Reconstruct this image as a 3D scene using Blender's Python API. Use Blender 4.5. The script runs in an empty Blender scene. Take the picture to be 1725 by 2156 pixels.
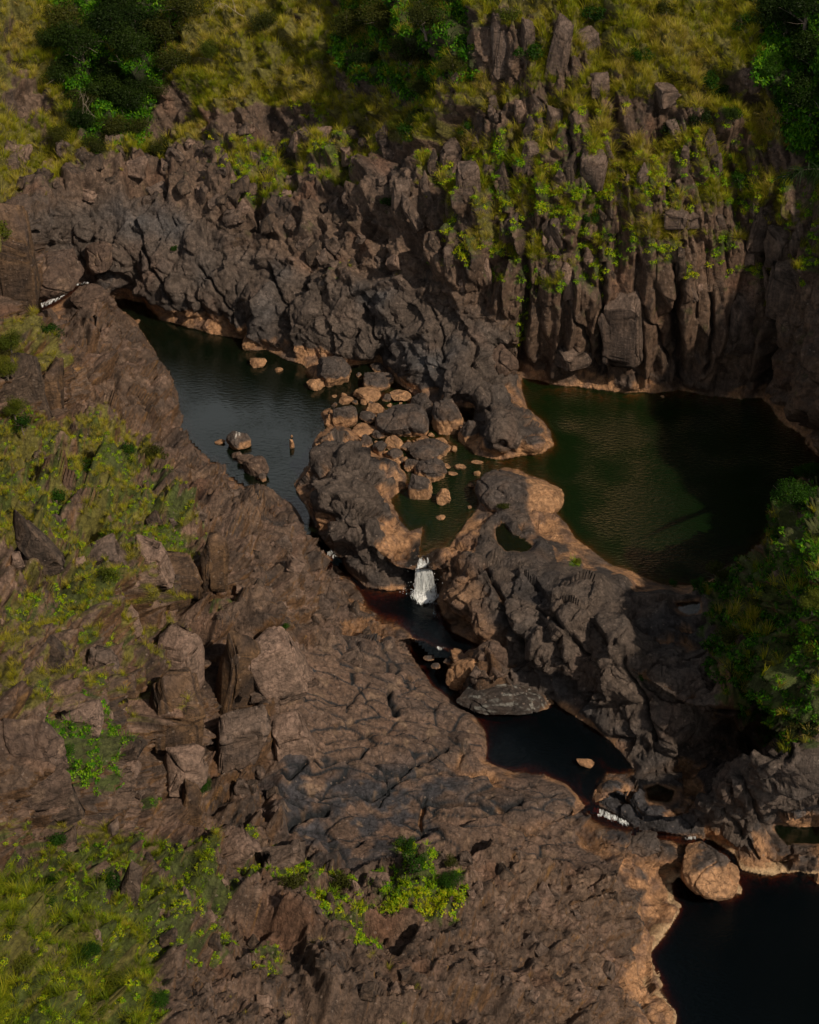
import bpy, math, random, time
import numpy as np
from math import radians as RAD
from concurrent.futures import ThreadPoolExecutor
T0 = time.time()
random.seed(7); rng = np.random.default_rng(7)
S = bpy.context.scene; COL = S.collection

# ------------------------------------------------------------------ camera, sky, sun, exposure
PW, PH = 1725.0, 2156.0              # the photograph measured on a 1725 x 2156 sheet
FPX = 3736.0                         # focal length on that sheet
CAMH, PITCH = 86.0, RAD(35.0)
cam_d = bpy.data.cameras.new('camera'); cam = bpy.data.objects.new('camera', cam_d); COL.objects.link(cam)
cam.location = (0, 0, CAMH); cam.rotation_euler = (RAD(90) - PITCH, 0, 0)
cam_d.sensor_fit = 'VERTICAL'; cam_d.sensor_height = 24.0; cam_d.lens = 24.0 * FPX / PH
cam_d.clip_start = 0.5; cam_d.clip_end = 3000
S.camera = cam
SUN_ELEV, SUN_AZ = RAD(44), (0.72, -0.69)      # towards the sun: right of the view and a little behind the viewer
w = bpy.data.worlds.new('World'); S.world = w; w.use_nodes = True
nt = w.node_tree; nt.nodes.clear()
sky = nt.nodes.new('ShaderNodeTexSky'); sky.sky_type = 'NISHITA'; sky.sun_disc = False
sky.sun_elevation = SUN_ELEV; sky.sun_rotation = math.atan2(SUN_AZ[0], SUN_AZ[1])
sky.air_density = 1.0; sky.dust_density = 4.0; sky.ozone_density = 1.0
bg = nt.nodes.new('ShaderNodeBackground'); bg.inputs['Strength'].default_value = 0.05
hs = nt.nodes.new('ShaderNodeHueSaturation'); hs.inputs['Saturation'].default_value = 0.6
wo = nt.nodes.new('ShaderNodeOutputWorld')
nt.links.new(sky.outputs[0], hs.inputs['Color'])
# pale haze all round the horizon, thinning out by about 45 degrees up
tc = nt.nodes.new('ShaderNodeTexCoord'); sx_ = nt.nodes.new('ShaderNodeSeparateXYZ'); hz = nt.nodes.new('ShaderNodeMapRange'); hz.interpolation_type = 'SMOOTHSTEP'
hz.inputs[1].default_value = .53; hz.inputs[2].default_value = .68; hz.inputs[3].default_value = 1; hz.inputs[4].default_value = 0
hm = nt.nodes.new('ShaderNodeMix'); hm.data_type = 'RGBA'; hm.inputs[7].default_value = (17, 17.8, 18.2, 1)
nt.links.new(tc.outputs['Generated'], sx_.inputs[0]); nt.links.new(sx_.outputs[2], hz.inputs[0]); nt.links.new(hz.outputs[0], hm.inputs[0]); nt.links.new(hs.outputs[0], hm.inputs[6]); nt.links.new(hm.outputs[2], bg.inputs[0]); nt.links.new(bg.outputs[0], wo.inputs[0])
sd = bpy.data.lights.new('sun', 'SUN'); sun = bpy.data.objects.new('sun', sd); COL.objects.link(sun)
sd.energy = 5.0; sd.angle = RAD(0.8); sd.color = (1.0, 0.85, 0.67)
from mathutils import Vector
sv = Vector((SUN_AZ[0] * math.cos(SUN_ELEV), SUN_AZ[1] * math.cos(SUN_ELEV), math.sin(SUN_ELEV)))
sun.rotation_euler = sv.to_track_quat('Z', 'Y').to_euler()
S.view_settings.view_transform = 'Standard'; S.view_settings.look = 'None'
S.view_settings.exposure = -0.58; S.view_settings.gamma = 1; S.view_settings.use_curve_mapping = False
S.cycles.max_bounces = 6; S.cycles.transparent_max_bounces = 12; S.cycles.use_denoising = True; S.cycles.sample_clamp_indirect = 3.0; S.cycles.sample_clamp_direct = 6.0
S.cycles.caustics_reflective = False; S.cycles.caustics_refractive = False

# ------------------------------------------------------------------ helpers
cp, sp = math.cos(PITCH), math.sin(PITCH)
def ray(px, py):
    u = (px - PW / 2) / FPX; v = (PH / 2 - py) / FPX
    return u, cp + v * sp, -sp + v * cp
def world(px, py, z):
    dx, dy, dz = ray(px, py); t = (z - CAMH) / dz
    return dx * t, dy * t, z + 0 * t
def scale_at(px, py, z):
    x, y, _ = world(px, py, z)                     # metres per sheet pixel at that place
    f = y * cp + (CAMH - z) * sp
    return f / FPX

POOL = ThreadPoolExecutor(4)
def chunked(fn, *arrs, n=40000):
    N = len(arrs[0]); idx = [(i, min(i + n, N)) for i in range(0, N, n)]
    res = list(POOL.map(lambda ab: fn(*[a[ab[0]:ab[1]] for a in arrs]), idx))
    if isinstance(res[0], tuple): return tuple(np.concatenate([r[k] for r in res]) for k in range(len(res[0])))
    return np.concatenate(res)
def hsh(ix, iy, iz, seed):
    h = (ix.astype(np.uint32) * np.uint32(374761393) + iy.astype(np.uint32) * np.uint32(668265263)
         + iz.astype(np.uint32) * np.uint32(2147483647) + np.uint32(seed * 974634777 & 0xffffffff))
    h = (h ^ (h >> np.uint32(13))) * np.uint32(1274126177)
    h = (h ^ (h >> np.uint32(16))) * np.uint32(2246822519)
    return h ^ (h >> np.uint32(15))
def rnd(h, k):
    return ((h * np.uint32((2654435761 + 40503 * k * 2 + 2 * k) & 0xffffffff) ^ (h >> np.uint32(7))) >> np.uint32(8)).astype(np.float32) / np.float32(1 << 24)
def noise(P, seed=0):
    def f(P):
        i = np.floor(P).astype(np.int32); fr = (P - i).astype(np.float32)
        u = fr * fr * fr * (fr * (fr * 6 - 15) + 10); out = 0
        for dx in (0, 1):
            wx = u[:, 0] if dx else 1 - u[:, 0]
            for dy in (0, 1):
                wy = u[:, 1] if dy else 1 - u[:, 1]
                for dz in (0, 1):
                    wz = u[:, 2] if dz else 1 - u[:, 2]
                    h = hsh(i[:, 0] + dx, i[:, 1] + dy, i[:, 2] + dz, seed)
                    g = ((rnd(h, 1) - .5) * (fr[:, 0] - dx) + (rnd(h, 2) - .5) * (fr[:, 1] - dy) + (rnd(h, 3) - .5) * (fr[:, 2] - dz))
                    out = out + wx * wy * wz * g
        return out * 2.6
    return chunked(f, P)
def fbm(P, octv=4, seed=0, gain=.5):
    a, s, o = 1.0, 0, 0
    for k in range(octv):
        o = o + a * noise(P * (2.03 ** k) + 17.3 * k, seed + k); s += a; a *= gain
    return o / s
def voronoi(P, seed=0, jit=.9):
    """nearest cell: hash, distance to border (F2-F1), vector from its centre"""
    def f(P):
        i = np.floor(P).astype(np.int32); fr = (P - i).astype(np.float32); n = len(P)
        f1 = np.full(n, 9, np.float32); f2 = f1.copy(); hid = np.zeros(n, np.uint32); vec = np.zeros((n, 3), np.float32)
        for dx in (-1, 0, 1):
            for dy in (-1, 0, 1):
                for dz in (-1, 0, 1):
                    h = hsh(i[:, 0] + dx, i[:, 1] + dy, i[:, 2] + dz, seed)
                    vx = fr[:, 0] - dx - .5 - jit * (rnd(h, 1) - .5); vy = fr[:, 1] - dy - .5 - jit * (rnd(h, 2) - .5); vz = fr[:, 2] - dz - .5 - jit * (rnd(h, 3) - .5)
                    d = vx * vx + vy * vy + vz * vz
                    m = d < f1
                    f2 = np.where(m, f1, np.minimum(f2, d)); f1 = np.where(m, d, f1)
                    hid = np.where(m, h, hid); vec[m] = np.stack([vx[m], vy[m], vz[m]], 1)
        return hid, np.sqrt(f2) - np.sqrt(f1), vec
    return chunked(f, P)
def facets(P, scale, seed, tilt=.5):
    """blocky relief: each cell has its own offset and its own slanted face; returns offset, border distance, id"""
    hid, bd, vec = voronoi(P / np.array(scale), seed)
    o = rnd(hid, 4) - .5
    t = np.stack([rnd(hid, 5) - .5, rnd(hid, 6) - .5, rnd(hid, 7) - .5], 1)
    return o + tilt * (t * vec).sum(1) * 2, bd, hid
def sstep(a, b, x):
    t = np.clip((x - a) / (b - a), 0, 1); return t * t * (3 - 2 * t)
def inpoly(px, py, poly):
    c = np.zeros(px.shape, bool); n = len(poly)
    for k in range(n):
        (x1, y1), (x2, y2) = poly[k], poly[(k + 1) % n]
        if y1 == y2: continue
        c ^= ((y1 > py) != (y2 > py)) & (px < (x2 - x1) * (py - y1) / (y2 - y1) + x1)
    return c
def sdf(px, py, poly):
    """signed distance on the sheet, negative inside"""
    d = np.full(px.shape, 1e9, np.float32); n = len(poly)
    for k in range(n):
        (x1, y1), (x2, y2) = poly[k], poly[(k + 1) % n]
        ex, ey = x2 - x1, y2 - y1; L = ex * ex + ey * ey + 1e-9
        t = np.clip(((px - x1) * ex + (py - y1) * ey) / L, 0, 1)
        d = np.minimum(d, (px - x1 - t * ex) ** 2 + (py - y1 - t * ey) ** 2)
    d = np.sqrt(d); return np.where(inpoly(px, py, poly), -d, d)

def tag(o, label=None, cat=None, group=None, kind=None):
    if label: o['label'] = label
    if cat: o['category'] = cat
    if group: o['group'] = group
    if kind: o['kind'] = kind
    return o
def mesh_np(name, V, F, mat, parent=None, cols=None, floats=None, smooth=True, nv=4):
    me = bpy.data.meshes.new(name); V = np.asarray(V, np.float32); F = np.asarray(F, np.int32)
    me.vertices.add(len(V)); me.vertices.foreach_set('co', V.ravel())
    me.loops.add(F.size); me.loops.foreach_set('vertex_index', F.ravel())
    me.polygons.add(len(F)); me.polygons.foreach_set('loop_start', np.arange(0, F.size, F.shape[1], dtype=np.int32))
    me.polygons.foreach_set('use_smooth', np.full(len(F), smooth))
    for k, a in (cols or {}).items():
        at = me.attributes.new(k, 'FLOAT_COLOR', 'POINT'); c4 = np.ones((len(V), 4), np.float32); c4[:, :3] = a
        at.data.foreach_set('color', c4.ravel())
    for k, a in (floats or {}).items():
        at = me.attributes.new(k, 'FLOAT', 'POINT'); at.data.foreach_set('value', np.asarray(a, np.float32))
    if mat: me.materials.append(mat)
    me.update(calc_edges=True)
    o = bpy.data.objects.new(name, me); COL.objects.link(o)
    if parent: o.parent = parent
    return o
def empty(name, loc=(0, 0, 0)):
    o = bpy.data.objects.new(name, None); COL.objects.link(o); o.location = loc; o.empty_display_size = .3
    return o

# ------------------------------------------------------------------ materials
def newmat(name):
    m = bpy.data.materials.new(name); m.use_nodes = True; t = m.node_tree; t.nodes.clear()
    out = t.nodes.new('ShaderNodeOutputMaterial'); return m, t, out
def N(t, kind, **kw):
    n = t.nodes.new(kind)
    for k, v in kw.items():
        if k in n.inputs: n.inputs[k].default_value = v
        else: setattr(n, k, v)
    return n
def rock_material():
    m, t, out = newmat('weathered_rock'); L = t.links.new
    geo = N(t, 'ShaderNodeNewGeometry'); at = N(t, 'ShaderNodeAttribute', attribute_name='albedo'); wet = N(t, 'ShaderNodeAttribute', attribute_name='wet')
    n1 = N(t, 'ShaderNodeTexNoise', Scale=2.2, Detail=8.0, Roughness=.68)
    n2 = N(t, 'ShaderNodeTexNoise', Scale=.5, Detail=5.0, Roughness=.6)
    mp = N(t, 'ShaderNodeMapping'); mp.inputs['Scale'].default_value = (3.2, 3.2, .35)      # streaks run down the faces
    n3 = N(t, 'ShaderNodeTexNoise', Scale=1.6, Detail=4.0, Roughness=.6)
    L(geo.outputs['Position'], n1.inputs['Vector']); L(geo.outputs['Position'], n2.inputs['Vector'])
    L(geo.outputs['Position'], mp.inputs['Vector']); L(mp.outputs[0], n3.inputs['Vector'])
    r1 = N(t, 'ShaderNodeMapRange'); r1.inputs[1].default_value = .3; r1.inputs[2].default_value = .72; r1.inputs[3].default_value = .5; r1.inputs[4].default_value = 1.6
    r2 = N(t, 'ShaderNodeMapRange'); r2.inputs[1].default_value = .3; r2.inputs[2].default_value = .7; r2.inputs[3].default_value = .72; r2.inputs[4].default_value = 1.3
    r3 = N(t, 'ShaderNodeMapRange'); r3.inputs[1].default_value = .3; r3.inputs[2].default_value = .7; r3.inputs[3].default_value = .75; r3.inputs[4].default_value = 1.25
    L(n1.outputs[0], r1.inputs[0]); L(n2.outputs[0], r2.inputs[0]); L(n3.outputs[0], r3.inputs[0])
    m1 = N(t, 'ShaderNodeMath', operation='MULTIPLY'); L(r1.outputs[0], m1.inputs[0]); L(r2.outputs[0], m1.inputs[1])
    m2 = N(t, 'ShaderNodeMath', operation='MULTIPLY'); L(m1.outputs[0], m2.inputs[0]); L(r3.outputs[0], m2.inputs[1])
    mx = N(t, 'ShaderNodeVectorMath', operation='SCALE'); L(at.outputs['Color'], mx.inputs[0]); L(m2.outputs[0], mx.inputs['Scale'])
    # pale lichen flecks
    vf = N(t, 'ShaderNodeTexVoronoi', Scale=1.7); L(geo.outputs['Position'], vf.inputs['Vector'])
    n4 = N(t, 'ShaderNodeTexNoise', Scale=6.0, Detail=3.0); L(geo.outputs['Position'], n4.inputs['Vector'])
    fl = N(t, 'ShaderNodeMath', operation='LESS_THAN'); L(vf.outputs['Distance'], fl.inputs[0]); fl.inputs[1].default_value = .16
    fl2 = N(t, 'ShaderNodeMath', operation='GREATER_THAN'); L(n4.outputs[0], fl2.inputs[0]); fl2.inputs[1].default_value = .5
    fl3 = N(t, 'ShaderNodeMath', operation='MULTIPLY'); L(fl.outputs[0], fl3.inputs[0]); L(fl2.outputs[0], fl3.inputs[1])
    fl4 = N(t, 'ShaderNodeMath', operation='MULTIPLY'); L(fl3.outputs[0], fl4.inputs[0]); fl4.inputs[1].default_value = .45
    mc = N(t, 'ShaderNodeMix', data_type='RGBA'); L(fl4.outputs[0], mc.inputs[0]); L(mx.outputs[0], mc.inputs[6]); mc.inputs[7].default_value = (.34, .26, .21, 1)
    b = N(t, 'ShaderNodeBsdfPrincipled', Roughness=.78); b.inputs['Specular IOR Level'].default_value = .35
    vk = N(t, 'ShaderNodeTexVoronoi', Scale=.85, feature='DISTANCE_TO_EDGE'); vk2 = N(t, 'ShaderNodeTexVoronoi', Scale=2.6, feature='DISTANCE_TO_EDGE')
    wv2 = N(t, 'ShaderNodeVectorMath', operation='MULTIPLY_ADD'); L(n1.outputs['Color'], wv2.inputs[0]); wv2.inputs[1].default_value = (.9, .9, .9); mpk = N(t, 'ShaderNodeMapping'); mpk.inputs['Rotation'].default_value = (.3, .4, .6); mpk.inputs['Scale'].default_value = (.45, 1.0, 1.3); L(geo.outputs['Position'], mpk.inputs['Vector']); L(mpk.outputs[0], wv2.inputs[2]); L(wv2.outputs[0], vk.inputs['Vector']); L(wv2.outputs[0], vk2.inputs['Vector'])
    k1 = N(t, 'ShaderNodeMapRange'); k1.inputs[2].default_value = .045; k1.inputs[3].default_value = .35; k1.inputs[4].default_value = 1; L(vk.outputs['Distance'], k1.inputs[0])
    k2 = N(t, 'ShaderNodeMapRange'); k2.inputs[2].default_value = .06; k2.inputs[3].default_value = .8; k2.inputs[4].default_value = 1; L(vk2.outputs['Distance'], k2.inputs[0])
    kk = N(t, 'ShaderNodeMath', operation='MULTIPLY'); L(k1.outputs[0], kk.inputs[0]); L(k2.outputs[0], kk.inputs[1])
    kn = N(t, 'ShaderNodeMapRange'); kn.inputs[1].default_value = .48; kn.inputs[2].default_value = .62; L(n2.outputs[0], kn.inputs[0])
    km = N(t, 'ShaderNodeMix', data_type='FLOAT'); L(kn.outputs[0], km.inputs[0]); km.inputs[2].default_value = 1; L(kk.outputs[0], km.inputs[3])
    ks = N(t, 'ShaderNodeVectorMath', operation='SCALE'); L(mc.outputs[2], ks.inputs[0]); L(km.outputs[0], ks.inputs['Scale'])
    L(ks.outputs[0], b.inputs['Base Color'])
    rr = N(t, 'ShaderNodeMapRange'); rr.inputs[3].default_value = .8; rr.inputs[4].default_value = .3; L(wet.outputs['Fac'], rr.inputs[0]); L(rr.outputs[0], b.inputs['Roughness'])
    bn = N(t, 'ShaderNodeTexNoise', Scale=3.4, Detail=9.0, Roughness=.72); L(geo.outputs['Position'], bn.inputs['Vector'])
    vc = N(t, 'ShaderNodeTexVoronoi', Scale=1.1, feature='DISTANCE_TO_EDGE')
    wv = N(t, 'ShaderNodeVectorMath', operation='MULTIPLY_ADD'); L(n1.outputs['Color'], wv.inputs[0]); wv.inputs[1].default_value = (.7, .7, .7); L(geo.outputs['Position'], wv.inputs[2]); L(wv.outputs[0], vc.inputs['Vector'])
    cr = N(t, 'ShaderNodeMapRange'); cr.inputs[2].default_value = .05; cr.inputs[3].default_value = -.18; cr.inputs[4].default_value = 0; L(vc.outputs['Distance'], cr.inputs[0])
    ad = N(t, 'ShaderNodeMath', operation='ADD'); L(bn.outputs[0], ad.inputs[0]); L(cr.outputs[0], ad.inputs[1])
    ad2 = N(t, 'ShaderNodeMath', operation='MULTIPLY_ADD'); L(n3.outputs[0], ad2.inputs[0]); ad2.inputs[1].default_value = .6; L(ad.outputs[0], ad2.inputs[2])
    mb = N(t, 'ShaderNodeMapping'); mb.inputs['Rotation'].default_value = (.25, -.45, .5); mb.inputs['Scale'].default_value = (.7, .9, 5.5); L(geo.outputs['Position'], mb.inputs['Vector'])
    nb = N(t, 'ShaderNodeTexNoise', Scale=1.0, Detail=5.0, Roughness=.6); L(mb.outputs[0], nb.inputs['Vector'])
    ad3 = N(t, 'ShaderNodeMath', operation='MULTIPLY_ADD'); L(nb.outputs[0], ad3.inputs[0]); ad3.inputs[1].default_value = .45; L(ad2.outputs[0], ad3.inputs[2]); ad2 = ad3
    nr = N(t, 'ShaderNodeTexNoise', noise_type='RIDGED_MULTIFRACTAL', Scale=1.3, Detail=6.0, Roughness=.55); L(wv.outputs[0], nr.inputs['Vector'])
    ad4 = N(t, 'ShaderNodeMath', operation='MULTIPLY_ADD'); L(nr.outputs[0], ad4.inputs[0]); ad4.inputs[1].default_value = -.22; L(ad2.outputs[0], ad4.inputs[2]); ad2 = ad4
    bp = N(t, 'ShaderNodeBump', Strength=1.0, Distance=.24); L(ad2.outputs[0], bp.inputs['Height']); L(bp.outputs[0], b.inputs['Normal'])
    L(b.outputs[0], out.inputs[0]); return m
def water_material(name='river_water', sx=1.0, strength=.25, body=(.0035, .0065, .003), ior=1.55):
    m, t, out = newmat(name); L = t.links.new
    geo = N(t, 'ShaderNodeNewGeometry'); dep = N(t, 'ShaderNodeAttribute', attribute_name='depth')
    mp = N(t, 'ShaderNodeMapping'); mp.inputs['Rotation'].default_value = (0, 0, .5); mp.inputs['Scale'].default_value = (1.6 * sx, 3.4 * sx, 1)
    L(geo.outputs['Position'], mp.inputs['Vector'])
    n = N(t, 'ShaderNodeTexNoise', Scale=1.0, Detail=4.0, Roughness=.55); L(mp.outputs[0], n.inputs['Vector'])
    n2 = N(t, 'ShaderNodeTexNoise', Scale=.12, Detail=2.0); L(geo.outputs['Position'], n2.inputs['Vector'])
    mr = N(t, 'ShaderNodeMapRange'); mr.inputs[1].default_value = .35; mr.inputs[2].default_value = .65; mr.inputs[3].default_value = .25; L(n2.outputs[0], mr.inputs[0])
    st = N(t, 'ShaderNodeMath', operation='MULTIPLY'); L(mr.outputs[0], st.inputs[0]); st.inputs[1].default_value = strength
    bp = N(t, 'ShaderNodeBump', Distance=.55 if strength > .7 else .16); L(st.outputs[0], bp.inputs['Strength']); L(n.outputs[0], bp.inputs['Height'])
    gl = N(t, 'ShaderNodeBsdfGlossy', Roughness=.04); gl.inputs['Color'].default_value = (1, 1, 1, 1); L(bp.outputs[0], gl.inputs['Normal'])
    # what is seen through the water: the bed, tinted with depth, over a dark body
    ex = N(t, 'ShaderNodeVectorMath', operation='SCALE'); ex.inputs[0].default_value = (-1.0, -2.1, -3.5); L(dep.outputs['Fac'], ex.inputs['Scale'])
    sep = N(t, 'ShaderNodeSeparateXYZ'); L(ex.outputs[0], sep.inputs[0]); cmb = N(t, 'ShaderNodeCombineXYZ')
    for k in range(3):
        e = N(t, 'ShaderNodeMath', operation='EXPONENT'); L(sep.outputs[k], e.inputs[0]); L(e.outputs[0], cmb.inputs[k])
    tr = N(t, 'ShaderNodeBsdfTransparent'); L(cmb.outputs[0], tr.inputs['Color'])
    df = N(t, 'ShaderNodeBsdfDiffuse'); df.inputs['Color'].default_value = (*body, 1)
    ad = N(t, 'ShaderNodeAddShader'); L(tr.outputs[0], ad.inputs[0]); L(df.outputs[0], ad.inputs[1])
    fr = N(t, 'ShaderNodeFresnel', IOR=ior); L(bp.outputs[0], fr.inputs['Normal'])
    mx = N(t, 'ShaderNodeMixShader'); L(fr.outputs[0], mx.inputs[0]); L(ad.outputs[0], mx.inputs[1]); L(gl.outputs[0], mx.inputs[2])
    L(mx.outputs[0], out.inputs[0]); return m
def foam_material():
    m, t, out = newmat('white_water'); L = t.links.new
    geo = N(t, 'ShaderNodeNewGeometry'); den = N(t, 'ShaderNodeAttribute', attribute_name='foam')
    mp = N(t, 'ShaderNodeMapping'); mp.inputs['Scale'].default_value = (6, 2.2, 1.0); L(geo.outputs['Position'], mp.inputs['Vector'])
    n = N(t, 'ShaderNodeTexNoise', Scale=1.0, Detail=6.0, Roughness=.7); L(mp.outputs[0], n.inputs['Vector'])
    a = N(t, 'ShaderNodeMath', operation='ADD'); L(n.outputs[0], a.inputs[0]); L(den.outputs['Fac'], a.inputs[1])
    r = N(t, 'ShaderNodeMapRange'); r.inputs[1].default_value = .93; r.inputs[2].default_value = 1.12; L(a.outputs[0], r.inputs[0])
    d = N(t, 'ShaderNodeBsdfPrincipled', Roughness=.5); d.inputs['Base Color'].default_value = (.85, .88, .88, 1)
    bp = N(t, 'ShaderNodeBump', Strength=.6, Distance=.15); L(n.outputs[0], bp.inputs['Height']); L(bp.outputs[0], d.inputs['Normal'])
    tr = N(t, 'ShaderNodeBsdfTransparent'); mx = N(t, 'ShaderNodeMixShader'); L(r.outputs[0], mx.inputs[0]); L(tr.outputs[0], mx.inputs[1]); L(d.outputs[0], mx.inputs[2])
    L(mx.outputs[0], out.inputs[0]); return m
def fall_material():
    m, t, out = newmat('falling_white_water'); L = t.links.new
    geo = N(t, 'ShaderNodeNewGeometry'); den = N(t, 'ShaderNodeAttribute', attribute_name='foam')
    mp = N(t, 'ShaderNodeMapping'); mp.inputs['Scale'].default_value = (6, 3, .8); L(geo.outputs['Position'], mp.inputs['Vector'])
    n = N(t, 'ShaderNodeTexNoise', Scale=1.0, Detail=2.0); L(mp.outputs[0], n.inputs['Vector'])
    a = N(t, 'ShaderNodeMath', operation='ADD'); L(n.outputs[0], a.inputs[0]); L(den.outputs['Fac'], a.inputs[1])
    r = N(t, 'ShaderNodeMapRange'); r.inputs[1].default_value = .72; r.inputs[2].default_value = 1.1; r.inputs[4].default_value = .97; L(a.outputs[0], r.inputs[0])
    d = N(t, 'ShaderNodeBsdfDiffuse'); d.inputs['Color'].default_value = (.93, .95, .95, 1); tl = N(t, 'ShaderNodeBsdfTranslucent'); tl.inputs['Color'].default_value = (.88, .9, .9, 1)
    m0 = N(t, 'ShaderNodeMixShader'); m0.inputs[0].default_value = .5; L(d.outputs[0], m0.inputs[1]); L(tl.outputs[0], m0.inputs[2])
    tr = N(t, 'ShaderNodeBsdfTransparent'); mx = N(t, 'ShaderNodeMixShader'); L(r.outputs[0], mx.inputs[0]); L(tr.outputs[0], mx.inputs[1]); L(m0.outputs[0], mx.inputs[2])
    L(mx.outputs[0], out.inputs[0]); return m
def leaf_material(name, c1, c2, attr=True, trans=.35):
    m, t, out = newmat(name); L = t.links.new
    if attr == 'inst': src = N(t, 'ShaderNodeAttribute', attribute_name='tint', attribute_type='INSTANCER').outputs['Fac']
    else: src = N(t, 'ShaderNodeObjectInfo').outputs['Random']
    la = N(t, 'ShaderNodeAttribute', attribute_name='leafvar')
    ad = N(t, 'ShaderNodeMath', operation='MULTIPLY_ADD'); L(la.outputs['Fac'], ad.inputs[0]); ad.inputs[1].default_value = .5
    ad0 = N(t, 'ShaderNodeMath', operation='MULTIPLY_ADD'); L(src, ad0.inputs[0]); ad0.inputs[1].default_value = (.75 if attr == 'inst' else .4); ad0.inputs[2].default_value = -.05; L(ad0.outputs[0], ad.inputs[2])
    rp = N(t, 'ShaderNodeValToRGB'); L(ad.outputs[0], rp.inputs[0])
    rp.color_ramp.elements[0].color = (*c1[0], 1); rp.color_ramp.elements[1].color = (*c1[-1], 1)
    for k, c in enumerate(c1[1:-1]):
        e = rp.color_ramp.elements.new((k + 1) / (len(c1) - 1)); e.color = (*c, 1)
    d = N(t, 'ShaderNodeBsdfDiffuse'); tl = N(t, 'ShaderNodeBsdfTranslucent'); gs = N(t, 'ShaderNodeBsdfGlossy', Roughness=.5); gs.inputs['Color'].default_value = (.5, .5, .5, 1)
    L(rp.outputs[0], d.inputs[0]); L(rp.outputs[0], tl.inputs[0])
    m1 = N(t, 'ShaderNodeMixShader'); m1.inputs[0].default_value = trans; L(d.outputs[0], m1.inputs[1]); L(tl.outputs[0], m1.inputs[2])
    m2 = N(t, 'ShaderNodeMixShader'); m2.inputs[0].default_value = .012; L(m1.outputs[0], m2.inputs[1]); L(gs.outputs[0], m2.inputs[2])
    L(m2.outputs[0], out.inputs[0]); return m
def bark_material():
    m, t, out = newmat('bark'); L = t.links.new
    n = N(t, 'ShaderNodeTexNoise', Scale=6.0, Detail=4.0); rp = N(t, 'ShaderNodeValToRGB'); L(n.outputs[0], rp.inputs[0])
    rp.color_ramp.elements[0].color = (.09, .065, .045, 1); rp.color_ramp.elements[1].color = (.22, .18, .14, 1)
    b = N(t, 'ShaderNodeBsdfPrincipled', Roughness=.85); L(rp.outputs[0], b.inputs['Base Color']); L(b.outputs[0], out.inputs[0]); return m
M_ROCK = rock_material(); M_FOAM = foam_material(); M_FALL = fall_material(); M_BARK = bark_material()
M_WATER = water_material(); M_WATERB = water_material('dark_pool_water', 1.25, .75, (.0040, .0125, .0026), 1.33); M_WATERC = water_material('channel_water', 1.5, .5, (.0015, .003, .004), 1.36)
M_GRASS = leaf_material('long_grass', [(.05, .10, .006), (.19, .235, .010), (.37, .33, .018), (.50, .37, .12)], None, 'inst', .3)
M_COVER = leaf_material('leafy_cover', [(.010, .026, .004), (.05, .18, .006), (.24, .40, .010), (.48, .44, .012)], None, 'inst', .3)
M_LEAF_D = leaf_material('dark_leaves', [(.010, .022, .004), (.022, .042, .006), (.045, .07, .008)], None, 'obj')
M_LEAF_G = leaf_material('green_leaves', [(.010, .032, .004), (.028, .08, .006), (.075, .15, .009)], None, 'obj')
M_LEAF_Y = leaf_material('yellow_leaves', [(.04, .065, .008), (.10, .12, .012), (.20, .18, .015)], None, 'obj')
M_LEAF_O = leaf_material('olive_leaves', [(.022, .032, .007), (.055, .062, .010), (.11, .105, .018)], None, 'obj')

# ------------------------------------------------------------------ waters (outline on the sheet, level in metres)
A = [(236,632),(262,628),(300,637),(320,655),(345,675),(400,692),(460,704),(515,714),(520,735),(560,737),(600,757),(640,770),(655,792),(735,790),(760,800),(745,840),(705,840),(700,860),(690,880),(700,900),(668,915),(655,945),(650,985),(625,1008),(617,1020),(640,1060),(660,1100),(668,1128),(648,1122),(640,1095),(625,1075),(590,1045),(556,1024),(520,1012),(484,990),(462,966),(430,948),(405,915),(382,885),(377,850),(362,805),(338,760),(310,715),(285,680),(255,650)]
J = [(690,830),(740,770),(800,762),(830,800),(870,830),(905,860),(975,925),(960,945),(900,960),(860,1000),(845,985),(830,965),(780,945),(740,905),(700,900)]
B = [(1098,797),(1140,803),(1170,812),(1215,814),(1260,822),(1320,829),(1380,826),(1440,822),(1500,833),(1560,841),(1602,839),(1625,857),(1640,882),(1680,910),(1725,960),(1790,1000),(1760,1030),(1690,1000),(1660,1070),(1600,1145),(1520,1205),(1470,1234),(1400,1232),(1340,1212),(1290,1192),(1250,1162),(1210,1132),(1182,1092),(1165,1070),(1183,1040),(1150,1012),(1100,990),(1060,985),(1000,1030),(1012,1065),(985,1090),(968,1122),(940,1147),(908,1162),(895,1172),(882,1168),(886,1130),(888,1112),(862,1122),(842,1092),(824,1050),(852,1030),(853,1000),(842,985),(852,962),(900,948),(950,938),(975,928),(1000,958),(1050,970),(1090,962),(1140,955),(1165,937),(1152,890),(1112,855),(1098,820)]
D = [(690,1160),(712,1172),(735,1205),(770,1237),(820,1244),(862,1240),(872,1225),(915,1225),(925,1250),(928,1290),(950,1330),(990,1350),(1012,1358),(1000,1380),(996,1405),(970,1388),(935,1372),(905,1368),(885,1348),(862,1328),(835,1306),(800,1297),(775,1272),(745,1227),(705,1185)]
E = [(866,1352),(888,1352),(950,1372),(945,1400),(960,1430),(968,1460),(975,1480),(1005,1503),(1060,1505),(1100,1490),(1125,1475),(1162,1472),(1200,1500),(1262,1540),(1302,1582),(1337,1622),(1310,1632),(1275,1625),(1262,1645),(1248,1680),(1250,1702),(1230,1695),(1192,1650),(1140,1632),(1080,1626),(1020,1603),(1030,1560),(1022,1530),(1000,1507),(970,1492),(940,1467),(908,1440),(885,1402),(866,1376)]
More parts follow.
